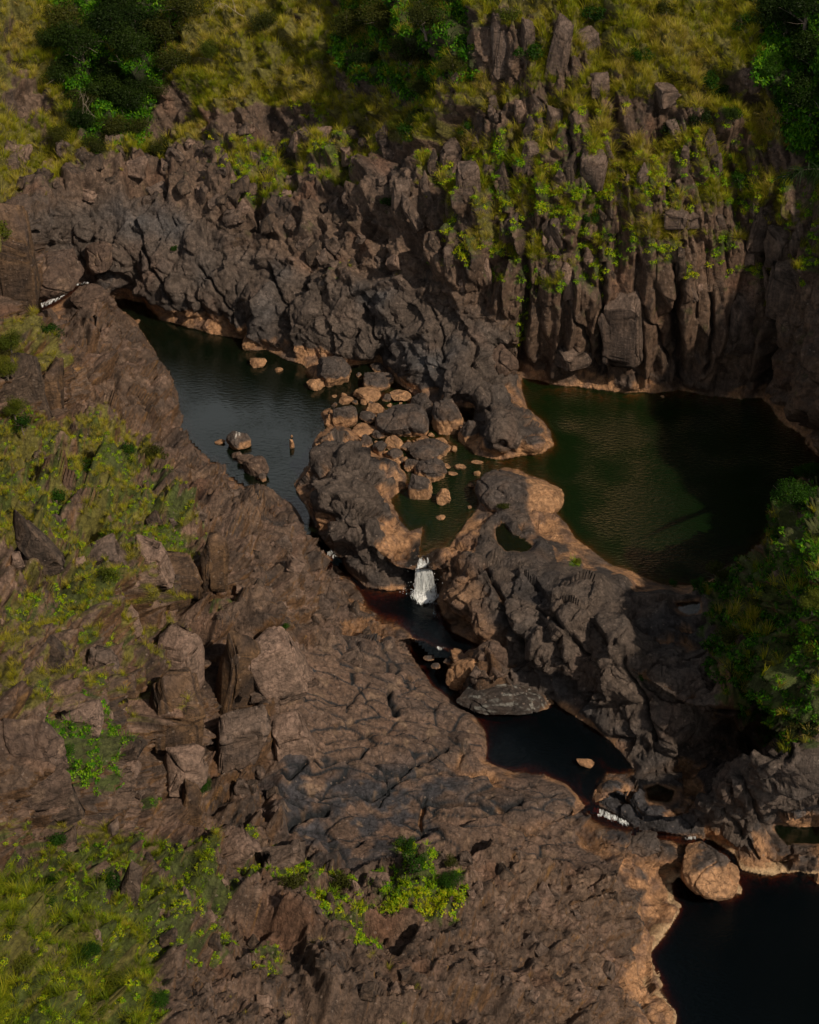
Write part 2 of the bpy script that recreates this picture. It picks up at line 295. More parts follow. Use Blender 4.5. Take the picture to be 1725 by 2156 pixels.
Fp = [(1480,1773),(1492,1766),(1530,1790),(1548,1802),(1560,1832),(1620,1847),(1680,1832),(1725,1847),(1900,1850),(1900,2300),(1440,2300),(1420,2130),(1372,2040),(1366,2010),(1400,1970),(1425,1920),(1412,1862),(1430,1847),(1500,1882),(1525,1892),(1562,1882),(1550,1850),(1530,1805)]
G = [(1628,1735),(1680,1742),(1800,1748),(1800,1772),(1725,1772),(1690,1776),(1660,1782),(1640,1762)]
P1 = [(1420,1272),(1475,1266),(1474,1284),(1452,1298),(1428,1288)]
P2 = [(1044,1112),(1060,1100),(1082,1128),(1122,1150),(1112,1166),(1062,1172),(1046,1150)]
P3 = [(1358,1660),(1385,1652),(1415,1665),(1408,1685),(1365,1682)]
P4 = [(968,858),(1001,858),(999,880),(980,892)]
ST = [(66,642),(120,618),(140,602),(146,586),(158,600),(192,594),(198,604),(160,616),(132,634),(80,660),(60,660)]
CA = [(1236,1694),(1254,1694),(1304,1718),(1338,1744),(1322,1752),(1268,1732),(1236,1712)]
CB = [(1330,1742),(1345,1750),(1400,1752),(1480,1768),(1480,1780),(1440,1775),(1395,1768),(1345,1762)]
RP = [(655,1108),(668,1122),(690,1150),(716,1174),(704,1182),(672,1152),(648,1122)]
WATERS = [(A, 0.0), (J, 0.0), (B, 0.0), (D, -2.6), (E, -4.0), (Fp, -9.0), (G, -8.3), (P1, 1.6), (P2, .5), (P3, -4.6), (P4, .35), (ST, 2.6), (CA, -5.1), (CB, -7.5), (RP, -1.3)]

# ------------------------------------------------------------------ height controls: x, y on the sheet, metres
C = """
-900 -1100 60;-300 -1100 56;300 -1100 54;900 -1100 60;1500 -1100 64;2100 -1100 66;2700 -1100 68
-900 -400 38;-300 -400 31;100 -400 29;400 -400 30;700 -400 35;1000 -400 43;1400 -400 45;1800 -400 46;2300 -400 52;2700 -400 58
-900 0 29;-300 0 23;0 0 21.5;150 0 20.5;400 0 21;600 0 23;850 0 28;1100 0 32;1400 0 32;1600 0 32;1725 0 34;2000 0 38;2700 0 46
0 100 18.5;120 110 17.8;230 110 17.6;400 120 18;600 110 19.8;850 100 24.5;1060 40 32;1060 180 26;1300 110 29.5;1500 110 29.5;1640 120 29;1725 120 31
0 200 16;120 200 15;300 200 14.8;340 170 16.4;340 260 12.4;500 200 16.2;560 225 15.6;560 290 13;700 230 16.5;850 200 21;1000 230 24;1200 200 26;1400 200 26.5;1600 200 26;1725 220 27
0 330 12.5;120 330 11.4;250 340 10.6;420 310 11.8;600 310 12.8;760 320 14.8;900 330 18.5;1050 330 20.5;1200 300 22.8;1400 300 23;1600 310 22.6;1725 330 23
-900 400 24;-300 400 19;0 430 11;100 400 11;170 330 13;220 400 10.5;330 400 10.6;450 400 11;600 400 11.8;760 400 13.8;850 400 15.8;1000 400 17.8;1150 400 19;1400 400 19.7;1600 410 19.2;1725 430 19.8;2000 400 26;2700 400 40
130 480 8;250 480 8.2;380 480 8.4;560 480 9.3;700 500 10;850 500 12;950 480 14;1100 500 15;1250 500 15.4;1400 500 15.6;1600 500 15.4;1725 520 16.5
80 520 6.5;30 540 6.5;120 560 4.6;180 540 5.8;240 560 5.2;350 560 5.4;480 580 5.6;600 590 6.3;700 590 7.6;850 570 9.6;960 600 10;1100 600 11;1250 600 11.5;1400 580 12.3;1600 600 11.6;1725 620 13.5
200 585 3;290 615 2.6;340 640 2.6;400 650 2.6;480 660 2.9;560 680 2.9;620 700 3;680 680 4.4;740 700 3.6;800 640 6.5;860 700 5;920 640 7.6;980 700 5.8;1060 690 6.3;1150 700 6.2;1300 700 6.4;1400 700 6.6;1500 700 7;1590 720 6.2;1650 720 8;1725 740 10
1150 760 2.6;1300 775 2.7;1420 770 2.8;1560 785 2.9;1610 790 3;1640 800 4;1690 860 4;1725 900 4.4;1725 820 7.5;2000 700 18;2000 950 14;2700 900 30
760 750 1.8;820 770 1.2;870 780 3.2;940 790 3.4;860 830 .7;1000 780 4.4;1030 850 3.6;1080 870 3.2;1060 930 2.2;1120 930 1.8;1010 900 2;1050 760 3;1085 780 1.2;930 850 1.2;1145 905 1.6
0 478 20.5;30 485 20.3;48 520 19;50 600 15.8;62 690 12.6;0 560 18.6;0 640 16;0 700 15;60 700 13.4;95 720 11.8;125 790 9.8;132 870 7.2;60 800 11.6;0 800 12.4;-60 480 21.5;-60 800 14;-300 700 22;-900 900 34;18 540 18.6;62 560 17;70 610 15.2;72 660 13.6;25 660 14.8;128 830 8.4;100 850 9.4
150 640 3.8;190 620 4.2;215 640 4.6;105 690 4.2;170 720 5.5;230 700 4.9;275 720 3;200 800 5.2;280 800 4;340 830 2.2;160 860 6;230 870 5;300 880 3.6;350 870 1.8
0 900 9.4;100 910 8;200 910 6.7;300 920 5;380 930 2.2;0 1000 11;100 1000 9.5;200 1000 8;300 1000 6.2;400 990 3.6;455 995 1.1;505 1040 .9
0 1120 14;100 1120 12.4;220 1120 10;320 1120 8;420 1100 5.5;520 1110 3.4;600 1100 1.2;640 1150 .5
330 1160 8.6;400 1175 7.6;450 1185 7.2;480 1200 6;430 1285 3.9;350 1290 5.8;500 1290 3.2;560 1220 3.6;640 1230 1.4;700 1230 -1.2;740 1280 -1.6;640 1310 .4;560 1320 2
0 1250 17;120 1250 14.4;220 1250 11.6;290 1220 10.2;290 1320 7.4
360 1330 6.6;400 1320 6.6;480 1320 5.6;540 1310 4.6;520 1350 2.6;470 1470 .8;500 1500 0;430 1430 3.4;440 1420 4.2
0 1400 20;120 1400 16.4;220 1400 12.8;300 1420 9.8;330 1450 8.6;390 1470 6;380 1620 1.6;310 1620 4.2;300 1520 7.6;440 1560 .9
0 1510 21.5;90 1530 19.5;60 1510 20.5;140 1620 16;150 1710 13.2;0 1700 18.2;200 1550 13;230 1640 10;330 1700 4.2;240 1780 7.6;320 1770 4.2;200 1760 9.6;260 1650 9
600 1400 .6;660 1430 -.3;540 1460 1.6;700 1360 -.6;760 1340 -1.4;830 1340 -2;840 1400 -2.4;760 1450 -1.8;700 1520 -1.4;580 1510 -.2;640 1560 -.8;640 1620 -2;500 1540 1;480 1630 .2;560 1640 -1.2;880 1480 -3;800 1560 -2.4;940 1540 -3.5;1000 1580 -3.6;720 1640 -2.2;880 1640 -3;1000 1660 -3.6;1120 1680 -4
420 1700 .6;520 1720 -.6;640 1720 -2.2;760 1740 -2.8;900 1740 -3.2;1040 1740 -3.9;1160 1720 -4.2;1240 1740 -5;420 1780 1.8;520 1800 .2;640 1820 -1.2;760 1820 -2.2;860 1800 -2.6;960 1790 -2.8;1080 1800 -4;1200 1800 -5;1300 1790 -5.8
-300 1200 26;-900 1500 44;-300 1600 32;-100 1300 22;0 1800 17.8;100 1800 13.8;0 1900 21;120 1900 15.4;240 1860 9.6;360 1880 5.4;480 1900 3;600 1920 1.8;720 1920 .6;850 1900 -.6;980 1900 -1.8;1120 1900 -3.6;1250 1900 -5.6;1340 1900 -7;1380 1850 -7.6
0 2000 26;120 2000 19.5;240 2000 12.6;340 2000 8.4;460 2020 5.2;600 2040 3.4;760 2040 1.8;900 2040 .4;1050 2040 -1.8;1200 2040 -4.2;1300 2060 -6.8;1345 2060 -8
0 2156 32;120 2156 25.5;260 2156 17;380 2156 11;520 2156 7.4;700 2156 5;900 2156 2.4;1100 2156 -1.6;1250 2156 -4.8;1360 2150 -8
-300 2156 44;-900 2156 56;0 2700 46;600 2700 20;1200 2700 4;-600 2700 62
720 925 2;700 990 3.2;760 980 3;830 985 1.2;830 1020 .9;700 1060 3.4;770 1070 3.2;820 1080 1.5;700 1130 1.6;780 1130 1.8;850 1140 .7;870 1130 .5;740 1190 -.6;800 1190 -.6;860 1190 -.9;640 1020 .7;660 980 .8;800 1230 -2.1;690 1140 .8
960 1160 1;925 1170 .5;940 1250 -.8;935 1300 -1.6;980 1290 -.4;1000 1340 -1.6;1030 1260 1;1000 1180 1.8;1000 1120 1;1050 1080 1.2;1040 1200 2.2;1080 1100 1.2;1140 1090 1;1100 1190 2.4;1150 1130 1.4;1200 1180 1.8;1200 1250 3.2;1300 1240 2.2;1120 1280 2;1080 1330 .2;1060 1380 -1.6;1100 1420 -2.6;1150 1360 1.2;1200 1400 .8;1280 1330 3;1300 1420 1.6;1380 1290 2.4;1400 1250 1.8;1400 1380 2.4;1160 1450 -3;1250 1490 -2.4;1320 1540 -2.4;1380 1480 .6;1350 1590 -3.2;1420 1560 -1.8
1470 1250 2;1500 1230 3;1490 1320 3.4;1550 1195 6;1600 1150 9;1640 1090 11.5;1665 1020 14;1700 980 15.6;1740 965 16.6;1725 1100 17;1650 1180 12.6;1725 1250 16;1640 1290 10.2;1570 1290 6.8;1520 1420 2.4;1600 1420 4.6;1725 1400 11;1680 1500 4;1580 1530 -.6;1480 1560 -2.2;1480 1640 -4.4;1725 1530 3;2000 1000 22;2000 1300 15;2700 1300 22;2000 1600 -1;2700 1700 2;1820 1540 1;1850 1460 7
1400 1640 -4.2;1440 1700 -5.4;1340 1660 -4.4;1300 1670 -4.6;1340 1700 -5.2;1380 1730 -5.8;1300 1740 -5.6;1260 1720 -5.2;1420 1740 -6.2;1360 1780 -6.8;1420 1800 -7.6;1480 1790 -7.4;1400 1760 -7;1490 1850 -7.6
1450 1662 -5.6;1515 1608 -4.8;1590 1560 -3.5;1640 1540 -2.4;1475 1690 -2.4;1533 1640 1.6;1602 1594 4.2;1652 1570 5.4;1700 1590 5;1500 1740 -6;1560 1700 -2.6;1620 1660 .2;1610 1725 -5;1680 1680 -2.4;1725 1700 -4.6;1725 1620 2.6;1540 1760 -7.2;1600 1790 -7.2;1600 1830 -8.6;1680 1805 -7.6;1725 1810 -7.8;1800 1810 -7.6;1950 1700 -5;2700 2156 -12;1900 2500 -12
"""
CP = [tuple(float(v) for v in s.split()) for ln in C.strip().split('\n') for s in ln.split(';') if s.strip()]
def resample(poly, step=22):
    out = []
    for k in range(len(poly)):
        (x1, y1), (x2, y2) = poly[k], poly[(k + 1) % len(poly)]
        n = max(1, int(math.hypot(x2 - x1, y2 - y1) / step))
        out += [(x1 + (x2 - x1) * j / n, y1 + (y2 - y1) * j / n) for j in range(n)]
    return out
def nearest_ok(x, y):
    return all((x - c[0]) ** 2 + (y - c[1]) ** 2 > 64 for c in CP)
for poly, lev in WATERS:
    for x, y in resample(poly):
        if nearest_ok(x, y): CP.append((x, y, lev))
CP = np.array(CP)
print('controls', len(CP))

def axis(a, b, step, lo, hi, n=14):
    core = np.arange(a, b + step, step); g = np.linspace(0, 1, n + 1)[1:] ** 1.7
    return np.concatenate([(a - g * (a - lo))[::-1], core, b + step + g * (hi - b)])
XS = axis(-30, 1755, 2.15, -900, 2700); YS = axis(-30, 2186, 2.15, -1100, 2700)
NX, NY = len(XS), len(YS)
# thin control net solved once, evaluated on a coarse lattice and interpolated
def rbf_solve(P, z, lam=2e-3):
    d = np.hypot(P[:, None, 0] - P[None, :, 0], P[:, None, 1] - P[None, :, 1]) / 100
    n = len(P); K = d + 0; M = np.zeros((n + 3, n + 3)); M[:n, :n] = -K - lam * np.eye(n)
    Q = np.c_[np.ones(n), P / 1000]; M[:n, n:] = Q; M[n:, :n] = Q.T
    return np.linalg.solve(M, np.r_[z, 0, 0, 0])
W = rbf_solve(CP[:, :2], CP[:, 2])
def rbf_eval(px, py):
    q = np.stack([px.ravel(), py.ravel()], 1)
    def f(q):
        d = np.hypot(q[:, None, 0] - CP[None, :, 0], q[:, None, 1] - CP[None, :, 1]) / 100
        return -d @ W[:-3] + W[-3] + q[:, 0] / 1000 * W[-2] + q[:, 1] / 1000 * W[-1]
    return chunked(f, q, n=4000).reshape(px.shape)
cxs = XS[::3]; cxs = cxs if cxs[-1] == XS[-1] else np.r_[cxs, XS[-1]]
cys = YS[::3]; cys = cys if cys[-1] == YS[-1] else np.r_[cys, YS[-1]]
def upsample(Zc):
    ix = np.clip(np.searchsorted(cxs, XS, 'right') - 1, 0, len(cxs) - 2); fx = (XS - cxs[ix]) / (cxs[ix + 1] - cxs[ix])
    iy = np.clip(np.searchsorted(cys, YS, 'right') - 1, 0, len(cys) - 2); fy = (YS - cys[iy]) / (cys[iy + 1] - cys[iy])
    a = Zc[:, ix] * (1 - fx) + Zc[:, ix + 1] * fx
    return a[iy] * (1 - fy)[:, None] + a[iy + 1] * fy[:, None]
CX, CY = np.meshgrid(cxs, cys)
Zc = rbf_eval(CX, CY)
GX, GY = np.meshgrid(XS, YS)
Zb = upsample(Zc)
print('rbf', time.time() - T0)

# ------------------------------------------------------------------ zones on the ground (soft masks)
def soft(poly, wd=25):
    return upsample(1 - sstep(-wd, wd, sdf(CX, CY, poly)))
POL_FAR = [(-60,450),(130,425),(230,405),(300,420),(400,440),(520,510),(640,560),(760,585),(860,600),(960,640),(1080,690),(1100,800),(1170,940),(1000,975),(860,850),(640,775),(500,720),(300,655),(200,610),(60,520)]
POL_ISL = [(610,1010),(660,910),(740,895),(850,960),(895,1120),(880,1250),(800,1260),(700,1160)]
POL_R = [(900,1150),(1000,1060),(1180,1080),(1300,1190),(1470,1240),(1500,1400),(1520,1600),(1340,1640),(1200,1500),(1080,1470),(1050,1400),(900,1250)]
POL_R2 = [(1240,1640),(1480,1600),(1650,1555),(1800,1600),(1800,1860),(1550,1860),(1500,1900),(1420,1860),(1420,2200),(1330,2200),(1330,1900),(1260,1800),(1200,1720)]
BLUFF = [(90,690),(150,600),(250,625),(390,860),(360,900),(140,900)]
SLAB = [(560,1520),(640,1380),(760,1330),(860,1320),(1000,1480),(1050,1610),(1200,1640),(1330,1800),(1280,1850),(1000,1780),(740,1830),(600,1740)]
SHEET = [(620,1080),(700,1180),(860,1330),(760,1400),(640,1370),(560,1300),(520,1200),(560,1100)]
wpol = np.clip(np.maximum.reduce([soft(POL_FAR, 30), soft(POL_ISL), soft(POL_R, 30), soft(POL_R2)]), 0, 1)
wblf = soft(BLUFF); wslab = soft(SLAB, 20); wsheet = soft(SHEET, 20)
far_line = [(-900,-1100),(2700,-1100),(2700,900),(1700,900),(1600,850),(1100,800),(1080,690),(960,640),(760,585),(520,510),(300,420),(130,425),(-60,450),(-900,500)]
wfar = soft(far_line, 25)
wcol = soft([(820,330),(900,250),(1000,-30),(1250,-30),(1300,200),(1775,260),(1775,900),(1600,850),(1100,800),(1060,690),(900,560),(840,460)], 30)   # columnar part

# signed distance to every pool and the level of the nearest one
lev_d = np.full(CX.shape, 1e9, np.float32); lev = np.zeros(CX.shape, np.float32); SD = []
for poly, lv in WATERS:
    d = sdf(CX, CY, poly); SD.append(upsample(d)); k = d < lev_d; lev = np.where(k, lv, lev); lev_d = np.minimum(lev_d, d)
ld = np.minimum.reduce(SD); LV = np.array([l for _, l in WATERS])[np.argmin(np.stack(SD), 0)]
# bed under water, and a lip just above it
depthcap = np.where(inpoly(GX, GY, J), .45, 3.5)
bed = LV - np.minimum(.12 + np.maximum(-ld, 0) * .05, depthcap)
Zb = np.where(ld < 0, bed, np.maximum(Zb, LV + np.minimum(np.maximum(ld, 0) * .035 - .05, .5)))
print('zones', time.time() - T0)

# ------------------------------------------------------------------ relief
def grid_pos(Z):
    x, y, z = world(GX, GY, Z); return np.stack([x, y, z], -1)
def grid_nrm(P):
    gx = np.gradient(P, axis=1); gy = np.gradient(P, axis=0); n = np.cross(gy, gx)
    l = np.linalg.norm(n, axis=-1, keepdims=True) + 1e-9; n = n / l
    return np.where(n[..., 2:3] < 0, -n, n) if False else n
P0 = grid_pos(Zb)
def blur(a, k):
    for _ in range(3):
        for ax in (0, 1):
            c = np.cumsum(np.concatenate([np.repeat(np.take(a, [0], ax), k + 1, ax), a, np.repeat(np.take(a, [-1], ax), k, ax)], ax), ax)
            n = a.shape[ax]; a = (np.take(c, range(2 * k + 1, 2 * k + 1 + n), ax) - np.take(c, range(0, n), ax)) / (2 * k + 1)
    return a
Nb = grid_nrm(P0)
to_cam = np.array([0, 0, CAMH]) - P0; flip = (Nb * to_cam).sum(-1, keepdims=True) < 0; Nb = np.where(flip, -Nb, Nb)
Nb = blur(Nb, 9); Nb /= np.linalg.norm(Nb, axis=-1, keepdims=True) + 1e-9
Pf = P0.reshape(-1, 3).astype(np.float32); Nn = Pf.shape[0]
fl = lambda a: a.reshape(-1)
# domain warp
wx = noise(Pf / 2.6, 11); wy = noise(Pf / 2.6, 12); wz = noise(Pf / 2.6, 13)
Wp = Pf + .32 * np.stack([wx, wy, wz], 1)
big = fbm(Pf / 9, 3, 21)
wp, wc, wf, wb, wsl, wsh = map(fl, (wpol, wcol, wfar, wblf, wslab, wsheet))
wf = np.clip(wf, 0, 1)
disp = np.zeros(Nn, np.float32); tone = np.zeros(Nn, np.float32); crack = np.zeros(Nn, np.float32); blockid = np.zeros(Nn, np.uint32); bordr = np.ones(Nn, np.float32)
def apply(mask, P, scale, seed, amp, cw, cdepth, tilt=.5, ids=False, t=.5):
    k = np.nonzero(mask > .02)[0]
    if not len(k): return
    o, bd, h = facets(P[k], scale, seed, tilt); c = np.exp(-(bd / cw) ** 2) * cm[k]; m = mask[k]
    disp[k] += m * (amp * o * 2 - cdepth * c); tone[k] += m * t * (rnd(h, 9) - .5) * 2; crack[k] = np.maximum(crack[k], c * m * min(1, cdepth * 4))
    if ids:
        s = k[m > .5]; blockid[s] = h[m > .5]; bordr[s] = bd[m > .5]
rest = np.clip(1 - wp - wb - wsl - .6 * wsh, 0, 1)
wC = rest * wc * wf; wF = rest * (1 - wc) * wf; wN = rest * (1 - wf)
cm = sstep(-.12, .22, noise(Pf / 2.2, 29)) * .85 + .15
CR = [([(645,1598),(676,1616),(707,1606),(759,1588),(772,1578)],3,.5),([(593,1624),(614,1634),(645,1611)],4,.6),([(770,1603),(811,1629),(853,1624),(884,1603),(940,1582)],5,.6),
 ([(624,1655),(676,1676),(749,1671),(780,1681),(811,1666),(827,1645),(850,1630)],3.5,.5),([(572,1645),(603,1676),(645,1702),(690,1700)],3,.5),([(828,1649),(859,1634),(922,1623),(1000,1639)],5,.6),([(895,1680),(885,1722),(890,1748)],6,.6),
 ([(895,1686),(953,1691),(1000,1696),(1036,1707),(1098,1699)],8,.45),([(614,1727),(650,1709),(686,1704)],8,.9),([(624,1748),(666,1764),(728,1785),(800,1759)],3,.5),([(650,1816),(728,1837),(780,1831),(832,1805)],3.5,.5),([(811,1634),(822,1665),(801,1686)],3,.4),
 ([(676,1360),(705,1382),(737,1396),(766,1410),(802,1432),(845,1446),(903,1464)],3,.4),([(730,1497),(744,1472),(773,1446)],2.5,.35),([(818,1462),(826,1480),(834,1506)],6,.9),([(640,1480),(700,1500),(760,1530),(850,1540)],2.5,.4),([(690,1560),(760,1545),(830,1560),(900,1560)],2.5,.4),
 ([(1000,1690),(1060,1680),(1120,1690),(1180,1680)],3,.4),([(940,1740),(1020,1750),(1100,1740),(1160,1760)],3,.4),([(1040,1650),(1080,1665),(1150,1660)],2.5,.4),
 ([(156,677),(172,708),(198,750),(229,776),(260,822),(291,859)],4,.7),([(210,640),(240,680),(262,730),(300,790)],3,.5),([(130,760),(180,790),(210,850)],2.5,.4),
 ([(1102,480),(1108,600),(1100,690),(1098,785)],9,1.3),([(1268,560),(1272,650),(1262,740),(1275,810)],6,1.1),([(1426,560),(1422,660),(1430,780),(1428,818)],9,1.6),([(1496,620),(1500,700),(1490,770)],5,1.0),([(1605,560),(1610,700),(1600,830)],9,1.6),([(1350,640),(1385,700),(1410,770)],4,.7),([(1200,640),(1240,720),(1260,790)],4,.7),([(1520,300),(1548,380),(1556,470)],12,1.6),([(1070,300),(1078,420),(1100,500)],7,1.0),
 ([(760,640),(790,700),(830,760)],5,.8),([(900,640),(930,700),(930,760)],4,.6),([(560,560),(590,620),(610,700)],5,.7),([(300,520),(330,580),(360,640)],5,.7),([(420,560),(460,620),(500,690)],4,.6),([(1120,1270),(1180,1310),(1230,1380)],6,.8),([(1300,1370),(1340,1450),(1380,1560)],6,.9),([(1020,1180),(1060,1290),(1090,1370)],8,.9),
 ([(720,1060),(780,1050),(840,1075)],3,.5),([(1560,1640),(1600,1720),(1640,1780)],5,.8),([(1500,1700),(1560,1760),(1600,1810)],4,.7)]
crl = np.zeros(Nn, np.float32); nwx = noise(Pf / 1.1, 301) * 9; nwy = noise(Pf / 1.1, 302) * 9; fgx = fl(GX); fgy = fl(GY)
for pts, wd_, dp_ in CR:
    xs_ = [p[0] for p in pts]; ys_ = [p[1] for p in pts]; k = np.nonzero((fgx > min(xs_) - 40) & (fgx < max(xs_) + 40) & (fgy > min(ys_) - 40) & (fgy < max(ys_) + 40))[0]
    qx = fgx[k] + nwx[k]; qy = fgy[k] + nwy[k]; d = np.full(len(k), 1e9)
    for (x1, y1), (x2, y2) in zip(pts[:-1], pts[1:]):
        t = np.clip(((qx - x1) * (x2 - x1) + (qy - y1) * (y2 - y1)) / ((x2 - x1) ** 2 + (y2 - y1) ** 2), 0, 1); d = np.minimum(d, np.hypot(qx - x1 - t * (x2 - x1), qy - y1 - t * (y2 - y1)))
    g_ = np.exp(-(d / (wd_ * .8)) ** 2) ; crl[k] = np.maximum(crl[k], g_ * dp_)
# great benches and buttresses first, softened a little so their edges read as worn arrises
smooth_face = fl(soft([(1110,690),(1230,600),(1290,560),(1600,540),(1640,600),(1610,830),(1100,800)], 30))
th = RAD(28); Rl = np.array([[math.cos(th), 0, math.sin(th)], [0, 1, 0], [-math.sin(th), 0, math.cos(th)]], np.float32); PL = Wp @ Rl.T
th = RAD(-24); Rn = np.array([[math.cos(th), 0, math.sin(th)], [0, 1, 0], [-math.sin(th), 0, math.cos(th)]], np.float32)
yaw = RAD(35); Ry = np.array([[math.cos(yaw), -math.sin(yaw), 0], [math.sin(yaw), math.cos(yaw), 0], [0, 0, 1]], np.float32)
PN = Wp @ (Rn @ Ry).T
apply(wC, Wp, (3.6, 5, 15), 34, 1.25, .02, .3, .5, t=.3)
apply(wF, PL, (4.2, 6, 7), 44, 1.0, .02, .3, .9, t=.3)
apply(wN, PN, (7.0, 6.0, 4.5), 54, 1.1, .02, .3, .6, t=.35)
apply(wC, Wp, (1.5, 2.4, 8.5), 31, .62, .035, .4, .45, True, .55)
apply(wF, PL, (1.7, 2.6, 4.6), 41, .62, .04, .3, .9, True, .45)
lowm = 1 - .75 * fl(soft([(330,1900),(480,1830),(1000,1820),(1400,1900),(1400,2300),(250,2300)], 40))
apply(wN * lowm ** .4, PN, (1.9, 3.0, 2.6), 51, .68, .035, .25, 1.0, True, .5)
cm = np.where(wsl > .3, np.maximum(cm, .75), cm)
apply(wsl + .7 * wsh, Pf + .7 * np.stack([wx, wy, wz], 1), (5.0, 1.9, 3.0), 61, .30, .028, .5, .8, True, .5)
sf = 1 - .75 * smooth_face
apply(wC * sf, Wp, (.8, 1.2, 3.4), 32, .24, .05, .16, .7, t=.4)
apply(wF, PL, (.8, 1.0, 2.0), 42, .25, .06, .10, 1.0, t=.4)
apply(wN * lowm ** .5, PN, (.85, 1.4, .8), 52, .26, .05, .08, 1.0, t=.5)
disp = blur(disp.reshape(NY, NX), 1).reshape(-1).astype(np.float32)
def flutes(mask, per, amp, seed, cells):
    # upright ribs; the run of ribs is broken off at a different height in every cell
    k = np.nonzero(mask > .02)[0]; hid, bd, _ = voronoi(Wp[k] / cells, seed); o = rnd(hid, 3)
    u = (Pf[k, 0] + .25 * Pf[k, 1] + .5 * noise(Pf[k] * np.array([.5, .5, .16], np.float32), seed + 1)) / (per * (.7 + .7 * rnd(hid, 4))) + o * 3
    f = u - np.floor(u); rid = np.floor(u).astype(np.int32); h2 = hsh(rid, (hid >> np.uint32(9)).astype(np.int32), rid, 5)
    prof = np.where(f < .7, .35 + .65 * f / .7, (1 - f) / .3); disp[k] += mask[k] * amp * (prof - .6 + .9 * (rnd(h2, 2) - .5)); tone[k] += mask[k] * .5 * (rnd(h2, 3) - .5)
    crack[k] = np.maximum(crack[k], mask[k] * .8 * np.exp(-(np.minimum(f, 1 - f) / .07) ** 2))
def ledges(mask, per, amp, seed, cells):
    # benches: the rock steps out, then breaks off in a steep face; each great block has its own set
    k = np.nonzero(mask > .02)[0]; hid, bd, _ = voronoi(PN[k] / cells, seed); o = rnd(hid, 3)
    u = (Pf[k, 2] - .18 * Pf[k, 0] + .9 * noise(Pf[k] / 3.0, seed + 1) + .3 * noise(Pf[k] / .9, seed + 2)) / (per * (.8 + .5 * rnd(hid, 4))) + o * 3
    f = u - np.floor(u); saw = np.where(f < .78, f / .78, (1 - f) / .22)
    disp[k] += mask[k] * amp * (saw - .5) * (.5 + rnd(hid, 6)); bench[k] = np.maximum(bench[k], mask[k] * (f < .78) * sstep(.1, .5, f))
bench = np.zeros(Nn, np.float32)
lowm = 1 - .75 * fl(soft([(330,1900),(480,1830),(1000,1820),(1400,1900),(1400,2300),(250,2300)], 40))
ledges(wN * lowm, 3.2, 1.6, 57, np.array([4.0, 5.0, 4.0])); ledges(wN * lowm, 1.3, .42, 58, np.array([1.6, 2.2, 1.8])); flutes(wC * (1 - .4 * smooth_face), 1.9, .85, 65, np.array([3.5, 5, 5.5])); flutes(wC * (1 - .8 * smooth_face), .9, .22, 66, np.array([1.6, 2.2, 2.8])); ledges(wF, 3.2, .7, 59, np.array([3.0, 4.0, 4.0]))
apply(wC * sf, Wp, (.4, .5, 1.3), 33, .09, .08, .04, .9, t=.3)
apply(wF, PL, (.36, .5, .8), 43, .10, .08, .04, 1.0, t=.35)
apply(wN, Wp, (.40, .5, .4), 53, .11, .08, .04, 1.1, t=.45)
apply(np.clip(wsl + .8 * wsh, 0, 1), PN, (1.1, .6, .6), 62, .04, .05, .06, 1.2, t=.4)
apply(wsh, PN, (2.0, 1.1, 1.0), 63, .30, .04, .15, 1.2, t=.5)
# water-worn rock: rounded lobes with creases, a few long cracks
kp = np.nonzero(wp + wb > .02)[0]; m = (wp + wb)[kp]
q = Wp[kp] + .8 * np.stack([wz, wx, wy], 1)[kp]
bl = np.abs(noise(q / 4.2, 71)) * 1.9 + np.abs(noise(q / 1.7, 72)) * .60 + np.abs(noise(q / .8, 73)) * .16 + np.abs(noise(q / .38, 74)) * .06
disp[kp] += m * (bl * .95 - .5); crack[kp] = np.maximum(crack[kp], m * np.exp(-(noise(q / 4.2, 71) / .035) ** 2) * .6)
apply(np.clip(wp + wb, 0, 1), Wp, (3.4, 3.6, 4.6), 75, .30, .016, .22, 1.2, True, .3)
apply(wb, PN, (2.6, 3.0, 2.6), 77, .55, .03, .35, 1.0, t=.4)
apply(wp, PL, (2.6, 2.8, 2.6), 78, .24, .02, .2, 1.3, t=.4)
apply(np.clip(wp * .4 + wb, 0, 1), PL, (1.0, 1.2, 1.3), 76, .19, .04, .06, 1.2, t=.35)
disp += (1 - wp) * .8 * big + .10 * fbm(Pf / .8, 3, 25)
dbl = blur(disp.reshape(NY, NX), 3).reshape(-1).astype(np.float32); combs = fl(soft([(1120,1090),(1200,1110),(1320,1180),(1460,1220),(1440,1270),(1260,1250),(1120,1190)], 12)); disp = disp + (dbl - disp) * combs; del dbl
disp *= 1 - .8 * fl(soft([(1010,1040),(1060,985),(1150,1000),(1185,1045),(1150,1090),(1080,1095)], 10))
disp *= 1 - .75 * fl(soft([(40,560),(150,560),(210,590),(210,640),(150,660),(60,690)], 20)) - .5 * fl(soft([(1180,1140),(1290,1160),(1290,1220),(1180,1210)], 14))
ndw = np.nonzero(wp > .2)[0]; disp[ndw] += .07 * np.abs(noise(Pf[ndw] / .5, 303)) * 2 - .05
disp -= crl; crack = np.maximum(crack, np.clip(crl * 1.6, 0, 1))
att = 1 - .0 * disp
ldf = fl(ld); att = np.where(ldf < 0, .25, .22 + .78 * sstep(0, 26, ldf)); near_water = sstep(30, 0, ldf)
disp = disp * att
disp = np.where((ldf > 0) & (ldf < 22), disp * .9 + .03, disp)
P = Pf + fl(Nb.reshape(-1, 3)[:, 0] * 0)[:, None] + Nb.reshape(-1, 3) * disp[:, None]
P = P.astype(np.float32); Pg = P.reshape(NY, NX, 3)
